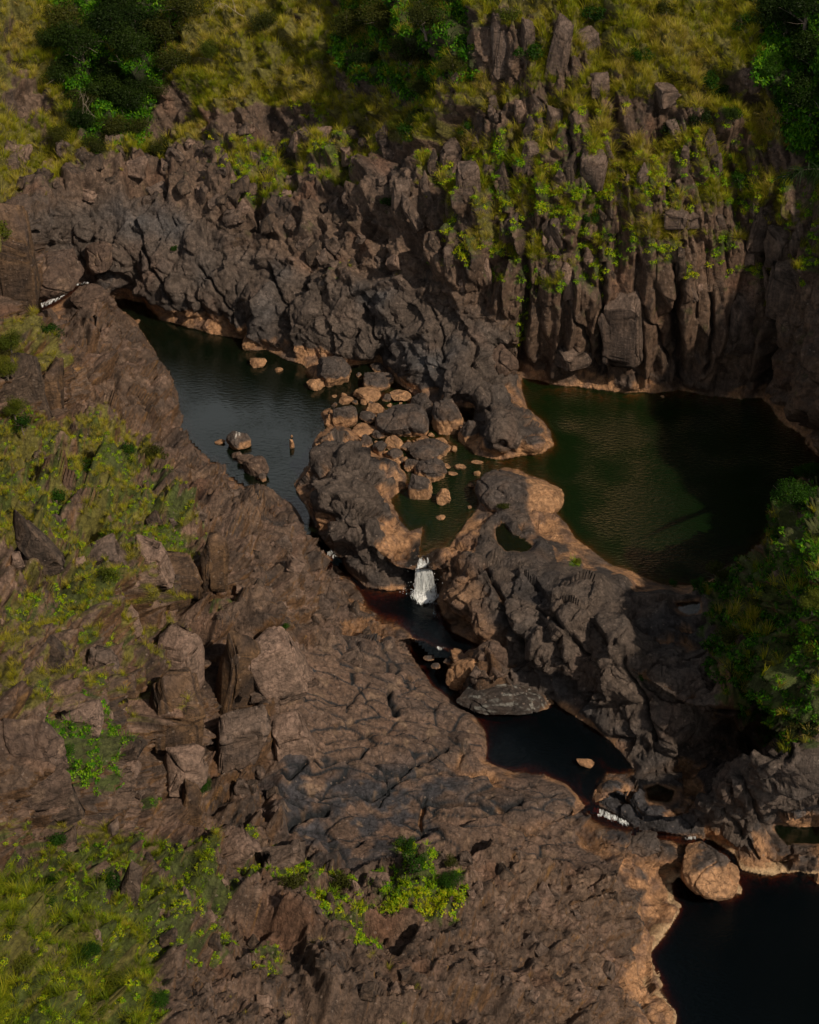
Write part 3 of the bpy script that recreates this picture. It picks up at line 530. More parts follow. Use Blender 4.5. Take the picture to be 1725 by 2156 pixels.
Ng = grid_nrm(Pg); fp = (Ng * (np.array([0, 0, CAMH]) - Pg)).sum(-1, keepdims=True) < 0; Ng = np.where(fp, -Ng, Ng); Nf = Ng.reshape(-1, 3)
print('relief', time.time() - T0)

# ------------------------------------------------------------------ vegetation density on the ground (0..1): long grass, leafy cover
def pmask(polys):
    d = np.zeros(CX.shape, np.float32)
    for poly, v, wd in polys: d = np.maximum(d, v * (1 - sstep(-wd, wd, sdf(CX, CY, poly))))
    return d
def bmask(bl):
    d = np.zeros(CX.shape, np.float32)
    for x, y, rx, ry, v in bl: d = np.maximum(d, v * np.clip(1.35 - np.sqrt(((CX - x) / rx) ** 2 + ((CY - y) / ry) ** 2), 0, 1))
    return d
V1 = [(-900,-1100),(2700,-1100),(2700,420),(1775,380),(1700,335),(1640,310),(1540,250),(1450,225),(1380,215),(1300,200),(1230,235),(1180,250),(1130,200),(1000,235),(960,290),(880,310),(800,290),(700,275),(640,220),(560,215),(440,235),(405,300),(330,330),(250,340),(180,325),(100,385),(0,425),(-900,450)]
V2 = [(880,310),(1200,220),(1600,260),(1775,380),(1775,470),(1560,480),(1480,430),(1380,490),(1300,430),(1250,480),(1080,470),(1000,430),(930,440)]
V2b = [(930,440),(1775,480),(1775,600),(1500,580),(1350,560),(1250,600),(1080,640),(980,560)]
V3 = [(430,270),(560,295),(700,280),(820,330),(760,400),(640,370),(560,430),(500,400),(440,330)]
long_d = pmask([(V1, 1.0, 14), (V2, .46, 20), (V2b, .30, 20), ([(1100,560),(1600,560),(1600,640),(1100,640)], .14, 20), (V3, .45, 14),
    ([(-60,470),(46,500),(44,548),(-60,570)], .9, 6), ([(-60,680),(90,680),(128,780),(60,790),(-60,770)], .8, 8),
    ([(-60,870),(130,890),(290,905),(330,960),(290,1010),(420,1130),(330,1180),(260,1170),(180,1180),(60,1130),(-60,1150)], .50, 20),
    ([(-60,1130),(340,1180),(300,1330),(260,1480),(-60,1500)], .30, 20), ([(260,1200),(420,1180),(380,1500),(280,1520)], .16, 20), ([(-60,1740),(160,1740),(420,1800),(420,1880),(300,1960),(-60,1900)], .24, 20),
    ([(-900,1840),(40,1850),(110,1900),(200,1950),(300,2010),(335,2090),(310,2700),(-900,2700)], 1.1, 14),
    ([(1470,1240),(1560,1170),(1620,1100),(1650,1000),(1700,955),(2700,900),(2700,1500),(1640,1480),(1560,1400),(1500,1330)], .10, 18),
    ([(1480,1330),(1700,1450),(1775,1560),(1640,1570),(1520,1480)], .12, 20)])
cov_d = pmask([([(1470,1240),(1560,1170),(1620,1100),(1650,1000),(1700,955),(2700,900),(2700,1500),(1640,1480),(1560,1400),(1500,1330)], .98, 14), ([(1480,1330),(1700,1450),(1775,1560),(1640,1570),(1520,1480)], .5, 20), ([(75,1490),(190,1550),(215,1620),(190,1645),(130,1640)], 1.0, 8), (V3, .35, 12), (V2, .4, 20), (V2b, .38, 20), ([(-900,1840),(40,1850),(200,1950),(335,2090),(310,2700),(-900,2700)], .55, 14), ([(-60,900),(280,910),(420,1130),(260,1200),(-60,1150)], .35, 20),
    ([(-60,1740),(420,1800),(480,2000),(330,2060),(60,1900)], .42, 25), ([(420,1840),(470,1900),(490,2000),(450,2010),(410,1900)], .75, 8), ([(600,1790),(680,1850),(960,1880),(960,1940),(700,1960),(560,1860)], .45, 20),
    ([(440,1730),(530,1760),(560,1870),(520,1870)], .55, 8), ([(1080,540),(1112,560),(1108,740),(1094,740)], .6, 8), ([(1240,730),(1260,600),(1280,600),(1262,730)], .4, 6)])
blobs = [(165,985,60,35,.9),(230,1010,50,30,.8),(265,988,28,22,.9),(100,1100,60,40,.9),(330,1135,45,20,.85),(165,1240,40,50,.85),(280,1190,18,30,.8),(90,1280,60,30,.5),(250,1330,30,20,.5),(180,1340,30,14,.6),(75,1470,30,25,.9),(180,1480,22,60,.45),(300,1690,22,10,.7),(200,1630,12,40,.6),(400,1840,40,25,.6),(445,1900,35,25,.7),(350,1815,45,12,.6),(460,1960,25,40,.8),(740,1910,50,14,.7),(770,1895,60,18,.6),(870,1860,50,30,.7),(860,1790,30,12,.5),(755,2000,36,20,.7),(560,2020,40,30,.35),(330,1990,35,50,.6),(100,1900,40,50,.8),(240,2090,60,60,.8),
    (500,360,50,30,.7),(610,300,60,20,.6),(520,410,30,14,.6),(640,250,60,30,.9),(760,310,50,20,.7),(1230,590,50,8,.8),(1150,420,40,14,.5),(1050,490,40,8,.6),(1560,430,60,12,.6),(1440,330,60,12,.5),(1590,460,20,10,.8),(1180,440,50,35,.55),(1230,400,60,40,.5),(1350,350,80,14,.5),(940,560,60,6,.5),(700,560,30,16,.5),(1215,520,20,14,.6),(1060,1050,10,12,.5),(1210,1180,10,6,.5),(470,1290,30,6,.7),(560,1340,10,5,.5),(40,840,40,50,.4)]
cov_d = np.maximum(cov_d, bmask(blobs))
wood = pmask([([(110,-60),(400,-60),(380,60),(330,150),(300,300),(200,330),(150,250),(120,120)], .9, 20), ([(1600,-900),(2700,-900),(2700,420),(1740,400),(1650,280),(1610,100)], .95, 12), ([(690,-60),(990,-60),(1000,160),(880,230),(720,160)], .55, 20)])
bare = bmask([(1110,170,120,50,.6),(1010,60,60,90,.4),(1290,130,60,60,.35),(1330,260,120,30,.35),(1650,330,60,30,.5),(980,250,70,30,.5),(1060,110,75,95,1.3),(1180,110,26,95,1.1),(1215,130,34,60,.8),(345,215,60,55,1.2),(560,265,110,28,1.2),(60,210,70,60,1.0),(1583,168,34,36,1.3),(1250,60,40,40,.5),(750,190,60,30,.7),(1270,180,30,40,.6),(1700,290,20,30,.6),(870,210,60,30,.6),(1400,200,30,30,.7),(1010,190,40,30,.6),(20,90,30,50,.5)])
long_d = upsample(np.clip(long_d - bare - wood, 0, 1.2)); cov_d = upsample(np.clip(np.maximum(cov_d - bare, wood * 1.15), 0, 1.2)); wood = upsample(wood)
vn = fbm(Pf / 3.0, 4, 81, .6); vn2 = fbm(Pf / 1.6, 3, 85, .6)
flat = np.clip(Nf[:, 2], -1, 1)
ldn = fl(long_d); cvn = fl(cov_d)
def patch(d, n, fw):
    v = d * 1.25 + n * (1.5 + 1.4 * (1 - wf) * (d < .9)) * (d > .015) - .32 + fw * (flat - .45)
    return sstep(0.05, .35, v) * (d > .01)
vnn = fbm(Pf / 1.4, 4, 83, .6); gL = patch(ldn, np.where(wf > .5, vn, vnn * .9 + vn * .35), .5); gC = patch(cvn, vn2, .55)
onland = ldf > 8
gL = gL * onland * (P[:, 2] > fl(LV) + .8); gC = gC * onland * (P[:, 2] > fl(LV) + .6)

# ------------------------------------------------------------------ albedo of the rock
def col(*c): return np.array(c, np.float32)
def mixc(a, b, f): return a + (b - a) * np.clip(f, 0, 1)[:, None]
base = np.broadcast_to(col(.125, .082, .058), (Nn, 3)).copy()
tn = np.clip(tone, -1.4, 1.4)
base = mixc(base, col(.215, .142, .098), (tn - .1) * .9)
base = mixc(base, col(.052, .040, .034), (-tn - .1) * .9)
redn = fbm(Pf / 4, 3, 91)
base = mixc(base, col(.17, .085, .05), (redn - .12) * 2.2)
base = mixc(base, col(.10, .085, .075), wp * .55)
base = mixc(base, col(.095, .095, .10), (fbm(Pf / 6, 3, 95) - .10) * 2.0 * (.2 + .7 * wp))
# brown and rust streaked joint faces on the near hillside
st = fbm(Pf * np.array([1.4, 1.4, .18], np.float32), 3, 101)
steep = sstep(.45, .1, Nf[:, 2])
base = mixc(base, col(.15, .075, .03), steep * (1 - wf) * (1 - wp) * .75)
base = mixc(base, col(.30, .16, .05), steep * (1 - wf) * (1 - wp) * sstep(.12, .4, st) * .8)
base = mixc(base, col(.17, .10, .06), steep * wf * wc * .35)
# pinkish weathered tops
top = sstep(.55, .85, Nf[:, 2]) * (1 - wf) * (1 - wp)
base = mixc(base, col(.26, .165, .12), top * sstep(-.05, .3, fbm(Pf / 2.5, 3, 105)) * .7)
# slab: tan plates with blue-black damp stain
slm = np.clip(wsl, 0, 1)
base = mixc(base, col(.19, .12, .085), slm * .6)
damp2 = fl(soft([(1225,1640),(1300,1640),(1440,1680),(1470,1760),(1400,1790),(1260,1760),(1210,1700)], 16)); base = mixc(base, col(.04, .042, .05), damp2 * .85)
damp = soft([(560,1560),(640,1580),(700,1620),(900,1600),(1010,1640),(960,1700),(900,1800),(740,1830),(640,1800),(560,1680)], 40)
base = mixc(base, col(.045, .048, .058), fl(damp) * sstep(-.2, .08, fbm(Pf / 1.8, 3, 107)) * .9)
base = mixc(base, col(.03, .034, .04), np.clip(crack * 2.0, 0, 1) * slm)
base = mixc(base, col(.30, .20, .13), slm * sstep(.15, .4, fbm(Pf / 1.1, 3, 109)) * .7)
# dark varnish above the tide line and the orange band below it
hw = P[:, 2] - fl(LV)
bandn = fbm(Pf / 1.6, 3, 111) * 1.1
bandh = np.array([1.35, .9, 1.0, .25, .28, 1.5, 1.8, .1, .1, .1, .4, .2, .05, .05, .1])[np.argmin(np.stack([fl(s) for s in SD]), 0)]
nearw = sstep(150, 60, ldf)
nearbank = fl(soft([(225,600),(262,660),(330,740),(392,850),(420,905),(560,1005),(648,1085),(664,1140),(780,1262),(850,1305),(880,1400),(985,1495),(985,1530),(700,1500),(300,1100),(100,700)], 8))
wetfall = fl(soft([(856,1180),(872,1140),(918,1136),(930,1165),(924,1272),(852,1265)], 6))
patchy = .12 + .88 * sstep(-.24, .06, fbm(Pf / 3.5, 3, 119))
orange = sstep(.22, -.15, hw - bandh * (.55 + .75 * patchy) - bandn * np.minimum(1, bandh)) * nearw * patchy * (1 - .96 * nearbank) * (1 - wetfall)
varn = sstep(4.0, 1.2, hw) * nearw * (.45 + .4 * wp)
base = mixc(base, col(.055, .048, .047), varn * sstep(-.3, .25, fbm(Pf / 3, 3, 115)))
rim = soft([(1260,1780),(1330,1770),(1440,1830),(1440,1900),(1420,2000),(1440,2200),(1340,2200),(1330,2000),(1350,1880)], 22)
ob = soft([(905,1160),(960,1140),(1000,1210),(1010,1270),(1060,1340),(1060,1400),(990,1370),(920,1290)], 14)
mix2 = np.clip(orange + fl(rim) * .9 * sstep(-.4, .1, bandn) + fl(ob) * .5, 0, 1)
oc = mixc(np.broadcast_to(col(.43, .235, .12), (Nn, 3)).copy(), col(.22, .13, .085), sstep(-.1, .3, fbm(Pf / 1.2, 3, 117)))
base = mixc(base, oc, mix2)
base = mixc(base, col(.55, .38, .22), sstep(.35, .1, hw) * nearw * (np.argmin(np.stack([fl(s) for s in SD]), 0) == 5))
# soil and moss below the plants
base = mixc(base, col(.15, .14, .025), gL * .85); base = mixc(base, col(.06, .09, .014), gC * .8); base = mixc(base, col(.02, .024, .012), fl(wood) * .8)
lich = sstep(.2, .5, fbm(Pf / .9, 3, 121)) * wf * (1 - wp)
base = mixc(base, col(.09, .10, .03), lich * .5 * sstep(2, 9, P[:, 2]))
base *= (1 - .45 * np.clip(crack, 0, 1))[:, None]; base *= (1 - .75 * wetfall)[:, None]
under = hw < 0
base = np.where(under[:, None], base * .0 + oc * .6, base)
wet = np.clip(sstep(.5, .0, hw) * nearw + fl(damp) * .5 + wetfall + .6 * damp2, 0, 1)
print('albedo', time.time() - T0)

# ------------------------------------------------------------------ cut the ground into its masses and blocks
jj, ii = np.meshgrid(np.arange(NY - 1), np.arange(NX - 1), indexing='ij')
a = jj * NX + ii; FQ = np.stack([a, a + NX, a + NX + 1, a + 1], -1).reshape(-1, 4)
fc = (GX[:-1, :-1] + 1.0).ravel(); fr_ = (GY[:-1, :-1] + 1.0).ravel()
def zmask(poly): return inpoly(fc, fr_, poly)
Z_ISL = [(612,1000),(655,900),(700,890),(760,925),(850,955),(862,1000),(850,1040),(895,1110),(890,1180),(875,1255),(800,1262),(720,1190),(655,1110)]
Z_PROM = [(640,600),(700,560),(860,600),(960,630),(1075,690),(1105,800),(1180,930),(1110,985),(1000,975),(940,930),(860,850),(800,800),(700,810),(640,760)]
Z_RIGHT = [(895,1160),(960,1120),(1010,1060),(1200,1075),(1300,1185),(1480,1225),(1480,1450),(1450,1640),(1340,1640),(1290,1560),(1160,1470),(1060,1440),(1000,1360),(915,1290)]
Z_RIDGE = [(1480,1225),(1640,960),(2700,800),(2700,1540),(1700,1580),(1640,1556),(1500,1640),(1450,1640),(1480,1450)]
Z_LOWR = [(1450,1640),(1500,1640),(1640,1556),(1700,1580),(2700,1560),(2700,1860),(1560,1870),(1530,1800),(1470,1760),(1430,1700)]
zone = np.zeros(len(FQ), np.int32)                     # 0 near hillside
zone[zmask(far_line) | ((fr_ < 640) & (fc > 55) & zmask([(55,480),(200,420),(760,540),(1100,640),(1110,800),(640,770),(480,712),(240,640),(190,600),(60,600)])) | zmask([(190,585),(520,520),(640,600),(640,772),(500,716),(300,650),(240,630)]) | zmask([(1600,850),(1775,850),(2700,800),(2700,1000),(1790,1010),(1680,930)])] = 1
zone[zmask(BLUFF)] = 2; zone[zmask(Z_PROM)] = 3; zone[zmask(Z_ISL)] = 4; zone[zmask(Z_RIGHT)] = 5; zone[zmask(Z_RIDGE)] = 6; zone[zmask(Z_LOWR)] = 7
ROOTS = {}
def submesh(name, faces, parent=None):
    F = FQ[faces]; u, inv = np.unique(F, return_inverse=True)
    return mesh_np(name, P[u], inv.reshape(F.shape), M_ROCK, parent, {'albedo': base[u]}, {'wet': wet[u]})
bid = blockid[FQ[:, 0]].astype(np.int64); bd0 = bordr[FQ[:, 0]]
inframe = (fc > 0) & (fc < PW) & (fr_ > 0) & (fr_ < PH)
spec = {0: ('hillside', 'structure', None, None), 1: ('far_cliff', 'structure', None, None), 6: ('wooded_ridge', 'structure', None, None),
        2: ('rock_bluff', None, 'cracked brown rock bluff between the white stream and the long left pool', 'rock bluff'),
        3: ('rock_headland', None, 'rounded grey rock headland reaching between the two pools, below the cliff', 'headland'),
        4: ('rock_island', None, 'dark hump-backed rock island with orange skirts left of the waterfall', 'rock island'),
        5: ('rock_spur', None, 'broad water-worn brown rock spur right of the waterfall, below the dark pool', 'rock spur'),
        7: ('rock_buttress', None, 'steep cracked rock buttress with a smooth orange foot at the bottom right pool', 'rock buttress')}
for z, (nm, kind, lab, cat) in spec.items():
    fz = np.nonzero(zone == z)[0]
    ids = bid[fz]; ok = (ids != 0) & inframe[fz] & (ldf[FQ[fz, 0]] > 3)
    u, cnt = np.unique(ids[ok], return_counts=True); o_ = np.argsort(-cnt); keep = [u[k] for k in o_ if cnt[k] > 150][:290 if z in (0, 1) else 60]
    sel = np.isin(ids, keep) & ok
    root = submesh(nm, fz[~sel]); ROOTS[z] = root
    if kind: tag(root, kind=kind)
    else: tag(root, lab, cat)
    fs = fz[sel]; idv = ids[sel]; order = np.argsort(idv, kind='stable'); fs = fs[order]; idv = idv[order]
    cuts = np.nonzero(np.diff(idv))[0] + 1
    for part in np.split(fs, cuts):
        if not len(part): continue
        c_ = part % (NX - 1); r_ = part // (NX - 1); md = np.hypot(c_ - np.median(c_), r_ - np.median(r_)); lim = 2.2 * np.percentile(md, 75) + 4
        far_ = part[md > lim]
        submesh('rock_block', part[md <= lim], root)
        if len(far_): submesh('rock_block', far_, root)
print('ground', time.time() - T0, len(FQ) * 2, 'tris')

# ------------------------------------------------------------------ water surfaces
XI = (np.arange(0, NX, 3)); YI = (np.arange(0, NY, 3))
def surface(name, idx, pad, mat, extra=None):
    lv = WATERS[idx[0]][1]; d = np.minimum.reduce([SD[k] for k in idx])[np.ix_(YI, XI)]
    gx, gy = GX[np.ix_(YI, XI)], GY[np.ix_(YI, XI)]
    x, y, _ = world(gx, gy, lv); zz = Pg[..., 2][np.ix_(YI, XI)]
    V = np.stack([x, y, np.full(x.shape, lv)], -1).reshape(-1, 3); n = len(XI)
    j, i = np.meshgrid(np.arange(len(YI) - 1), np.arange(n - 1), indexing='ij'); ok = (d[:-1, :-1] < pad).ravel()
    a = (j * n + i).ravel()[ok]; F = np.stack([a, a + n, a + n + 1, a + 1], 1)
    if extra: fx = gx[:-1, :-1].ravel()[ok]; F = F[(fx < extra[1]) if extra[0] == 'x<' else (fx >= extra[1])]
    u, inv = np.unique(F, return_inverse=True)
    o = mesh_np(name, V[u], inv.reshape(F.shape), mat, None, None, {'depth': np.maximum(lv - zz, 0).ravel()[u] * 1.4})
    return tag(o, kind='structure')
surface('upper_river_pool', [0, 1], 9, M_WATER, ('x<', 805)); surface('deep_river_pool', [2, 1], 9, M_WATERB, ('x>', 805))
surface('river_channel', [3], 9, M_WATERC); surface('river_pool', [4], 9, M_WATERC); surface('lower_river_pool', [5], 8, M_WATERC); surface('brown_side_pool', [6], 8, M_WATER)
for k in (7, 8, 9, 10): surface('rock_pool', [k], 5, M_WATER)
surface('stream', [11], 6, M_WATERC); surface('cascade_channel', [12], 6, M_WATERC); surface('cascade_channel', [13], 6, M_WATERC); surface('rapid', [14], 5, M_WATERC)
# bigger ripples belong to the right-hand pool: real low waves on its sheet
print('water', time.time() - T0)

# ------------------------------------------------------------------ white water
def foam_patch(name, pts, zs, wd, label, cat, dens=.62, seed=1):
    """a strip of broken water along a line of sheet points"""
    rs = np.random.default_rng(seed); V, F, fo = [], [], []; pts = np.array(pts, float); n = 26; m = 12
    t = np.linspace(0, len(pts) - 1, n * 2)
    cx = np.interp(t, range(len(pts)), pts[:, 0]); cy = np.interp(t, range(len(pts)), pts[:, 1]); cz = np.interp(t, range(len(pts)), zs); cw = np.interp(t, range(len(pts)), wd)
    W3 = np.stack(world(cx, cy, cz), 1); tan = np.gradient(W3, axis=0); side = np.cross(tan, [0, 0, 1]); side /= np.linalg.norm(side, axis=1, keepdims=True) + 1e-9
    for i in range(len(t)):
        for j in range(m + 1):
            s = (j / m * 2 - 1); h = .10 * (1 - s * s) + rs.normal() * .05
            V.append(W3[i] + side[i] * s * cw[i] / 2 * (1 + rs.normal() * .04) + np.array([0, 0, .06 + h]))
            e = min(i, len(t) - 1 - i) / 5; fo.append(dens - .22 * s ** 4 - max(0, .25 - .25 * e))
            if i and j: a = i * (m + 1) + j; F.append((a - m - 2, a - m - 1, a, a - 1))
    return tag(mesh_np(name, V, F, M_FOAM, None, None, {'foam': fo}), kind='structure')
foam_patch('white_water', [(70,650),(100,640),(130,624),(146,606),(150,592),(146,578)], [2.7, 2.75, 2.8, 3.0, 3.2, 4.2], [.9, 1.0, .8, .8, .6, .4], '', '', .52, 2)
foam_patch('white_water', [(150,605),(170,599),(192,596)], [2.9, 2.9, 2.95], [.5, .6, .4], '', '', .45, 3)
foam_patch('white_water', [(1244,1704),(1262,1712),(1288,1722),(1310,1732),(1328,1742)], [-4.7, -4.95, -5.0, -5.0, -5.0], [.7, .9, .7, .6, .4], '', '', .52, 4)
foam_patch('white_water', [(690,1163),(705,1172),(722,1182)], [-1.2, -1.3, -2.4], [.8, 1.1, .8], '', '', .46, 5)
foam_patch('white_water', [(918,1366),(938,1369),(952,1373)], [-2.6, -2.8, -3.0], [.5, .6, .4], '', '', .5, 6)
foam_patch('white_water', [(982,1480),(990,1490),(1004,1502)], [-3.9, -3.9, -3.9], [.3, .5, .4], '', '', .5, 7)
foam_patch('white_water', [(1440,1768),(1466,1766)], [-7.45, -7.45], [.3, .4], '', '', .5, 8)
foam_patch('white_water', [(1290,833),(1440,828),(1490,838)], [.02, .02, .02], [.5, .6, .5], '', '', .27, 9)
foam_patch('white_water', [(896,1256),(905,1272),(916,1290),(930,1312)], [-2.55, -2.58, -2.58, -2.58], [2.6, 2.2, 1.4, .6], '', '', .36, 12)
# the waterfall: a tumbling sheet over a wet step, with foam and drops at the foot
def waterfall():
    rs = np.random.default_rng(5); V, F, fo = [], [], []
    for k in range(80):
        s0 = rs.uniform(-1, 1); s1 = s0 * 1.0 + rs.normal() * .12; back = rs.uniform(-.1, .25); t0 = rs.uniform(0, .25) if k % 3 else rs.uniform(.1, .6); wd = rs.uniform(.03, .11) * (1.1 - .3 * abs(s0)); b0 = len(V)
        for j in range(14):
            t = t0 + (1 - t0) * j / 13; hw_ = .34 + .62 * t ** .8; x0 = (s0 + (s1 - s0) * t) * hw_ + .05 * math.sin(9 * t + k)
            bx, by, _ = world(892 + 4 * t, 1166 + 86 * t, .08 - 2.68 * sstep(.0, 1.0, t) ** 1.1); z = .08 - 2.68 * sstep(.0, 1.0, t) ** 1.1
            ww = wd * (.4 + .6 * math.sin(math.pi * min(1, .2 + t))) ; jx_, jz_ = rs.normal(size=2) * .035 * (1 + t); V += [(bx + x0 - ww + jx_, by - .6 - back, z + .15 + jz_), (bx + x0 + ww + jx_, by - .6 - back - .03, z + .15 + jz_)]; fo += [.47 + .18 * t - .2 * (j == 0)] * 2
            if j: F.append((b0 + 2 * j - 2, b0 + 2 * j - 1, b0 + 2 * j + 1, b0 + 2 * j))
    mp = mesh_np('falling_water', V, F, M_FALL, None, None, {'foam': fo}); tag(mp, kind='stuff')
    root = empty('waterfall', world(895, 1245, -2.6)); bpy.context.view_layer.update()
    tag(root, 'white waterfall tumbling through the rock gap into the dark channel', 'waterfall')
    # foam apron
    V2, F2, fo2 = [], [], []; R = 26; Aa = 40; c = np.array(world(894, 1250, -2.55))
    for r in range(R + 1):
        for k in range(Aa):
            an = 2 * math.pi * k / Aa; q = r / R
            V2.append(c + np.array([math.cos(an) * 1.5 * q * (1 + .15 * math.sin(3 * an)), math.sin(an) * 1.35 * q - .65, .10 + rs.normal() * .05 + .25 * math.exp(-q * q * 4)])); fo2.append(.85 - .62 * q ** 1.2)
            if r: b0 = (r - 1) * Aa; F2.append((b0 + k, b0 + (k + 1) % Aa, b0 + Aa + (k + 1) % Aa, b0 + Aa + k))
    ap = mesh_np('foam', V2, F2, M_FOAM, None, None, {'foam': fo2})
    # drops
    V3, F3 = [], []
    for k in range(160):
        t = rs.random() ** .6; px = 893 + rs.normal() * (12 + 12 * t); py = 1180 + 72 * t + rs.normal() * 3; z = -2.4 * t ** 1.2 + abs(rs.normal()) * .25
        q = np.array(world(px, py, z)); s = .012 + .025 * rs.random(); b0 = len(V3)
        V3 += [q + np.array(v) * s for v in ((1, 0, 0), (-1, 0, 0), (0, 1, 0), (0, -1, 0), (0, 0, 1.5), (0, 0, -1.5))]
        F3 += [(b0 + x, b0 + y, b0 + w_) for x, y, w_ in ((0, 2, 4), (2, 1, 4), (1, 3, 4), (3, 0, 4), (2, 0, 5), (1, 2, 5), (3, 1, 5), (0, 3, 5))]
    dr = mesh_np('spray', V3, F3, M_FOAM, None, None, {'foam': np.ones(len(V3))}); tag(dr, kind='stuff')
    for o in (mp, ap, dr): o.parent = root; o.matrix_parent_inverse = root.matrix_world.inverted()
waterfall()

# ------------------------------------------------------------------ boulders
def ico(n):
    import bmesh
    bm = bmesh.new(); bmesh.ops.create_icosphere(bm, subdivisions=n, radius=1)
    V = np.array([v.co[:] for v in bm.verts], np.float32); F = np.array([[v.index for v in f.verts] for f in bm.faces], np.int32); bm.free(); return V, F
ICO = {3: ico(4), 4: ico(5), 5: ico(6)}
def front(px, py, d):
    g = Pg[int(np.clip(np.searchsorted(YS, py), 0, NY - 1)), int(np.clip(np.searchsorted(XS, px), 0, NX - 1))].astype(float)
    v = np.array([0, 0, CAMH]) - g; return g + v / np.linalg.norm(v) * d
def boulder(px, py, wpx, hpx, label, lev=0.0, z=None, kind='mix', rot=0, seed=None, name='boulder', cat='boulder', group=None, sink=.3, dark=None, ang=1.0, thin=.9, guano=False, side=False):
    seed = seed if seed is not None else int(px * 7 + py * 13) % 9973
    rs = np.random.default_rng(seed); zz = lev if z is None else z
    s = scale_at(px, py, zz); a_ = wpx * s / 2 * 1.06; hh = hpx * s / 2 * 1.12
    dep = math.atan2(CAMH - zz, world(px, py, zz)[1])
    b_ = min(a_ * thin, hh / math.sin(dep) * .86); c_ = math.sqrt(max(hh * hh - (b_ * math.sin(dep)) ** 2, (.2 * hh) ** 2)) / math.cos(dep)
    V, F = ICO[5 if wpx > 65 else (4 if wpx > 24 else 3)]
    q = V.copy(); n = rs.integers(8, 12)
    # cut by random planes: flat worn faces with rounded edges
    for k in range(n):
        d = rs.normal(size=3); d /= np.linalg.norm(d); off = rs.uniform(.52, .88)
        h = q @ d - off; q = q - np.outer(np.where(h > 0, h * (.93 * ang), 0), d)
    q /= np.abs(q).max(0)
    q = q * np.array([a_, b_, c_])
    p3 = q + seed % 97
    nn = q / (np.linalg.norm(q, axis=1, keepdims=True) + 1e-6); m_ = min(a_, hh) * 1.0
    q = q + nn * (m_ * .12 * fbm((p3 / m_ / .9).astype(np.float32), 4, seed % 50) + min(.10, m_ * .1) * noise((p3 / .35).astype(np.float32), 3) - .12 * m_ * np.exp(-(noise((p3 / m_ / 1.1).astype(np.float32), seed % 31) / .035) ** 2))[:, None]
    r = RAD(rot); ca, sa = math.cos(r), math.sin(r)       # roll in the vertical plane facing the viewer, as the rock lies
    q = np.stack([q[:, 0] * ca - q[:, 2] * sa, q[:, 1], q[:, 0] * sa + q[:, 2] * ca], 1)
    cz = zz + (c_ * .42 if z is None else 0)
    c = np.array(world(px, py, cz)) if z is None else front(px, py, min(b_, a_) * .35)
    wq = (q + c).astype(np.float32); h_ = wq[:, 2] - lev; bn = fbm(wq / .9, 3, 5) * .5
    top = {'mix': .27, 'orange': 9, 'dark': .12, 'brown': -5}[kind] if dark is None else dark
    bh = (top * 2 * c_ if kind in ('mix', 'dark') else top) if z is None else top
    vcol = np.broadcast_to(col(.085, .068, .060), (len(q), 3)).copy(); vcol = mixc(vcol, col(.13, .09, .068), (fbm(wq / 1.2, 3, 8) + .1) * 2)
    og = np.broadcast_to(col(.43, .24, .125), (len(q), 3)).copy(); og = mixc(og, col(.23, .13, .075), (fbm(wq / .8, 3, 9) - .02) * 2)
    vcol = mixc(vcol, og, sstep(.18, -.12, h_ - bh - bn * min(1, c_)))
    if kind == 'brown': vcol = mixc(vcol, col(.125, .078, .055), np.full(len(q), .75)); vcol = mixc(vcol, col(.22, .145, .10), sstep(.1, .4, fbm(wq / 1.1, 4, 33)))
    if name == 'rock_bar': vcol = mixc(vcol * .6, col(.42, .42, .38), sstep(.1, .5, noise((wq * np.array([.8, 2.5, 4.5])).astype(np.float32), 4) + .6 * noise((wq * 5).astype(np.float32), 6)) * .4)
    if side: vcol = mixc(vcol, og, sstep(-.05, .12, q[:, 0] / a_ - .12 - .5 * q[:, 2] * 0 + bn * .3))
    if guano: vcol = mixc(vcol, col(.6, .57, .52), sstep(.6, .8, q[:, 2] / c_) * np.exp(-((np.abs(q[:, 0]) - .35 * a_ * (1 - q[:, 2] / c_) - .05) / .06) ** 2))
    o = mesh_np(name, q, F, M_ROCK, None, {'albedo': vcol}, {'wet': sstep(.25, 0, h_)})
    o.location = c
    return tag(o, label, cat, group)
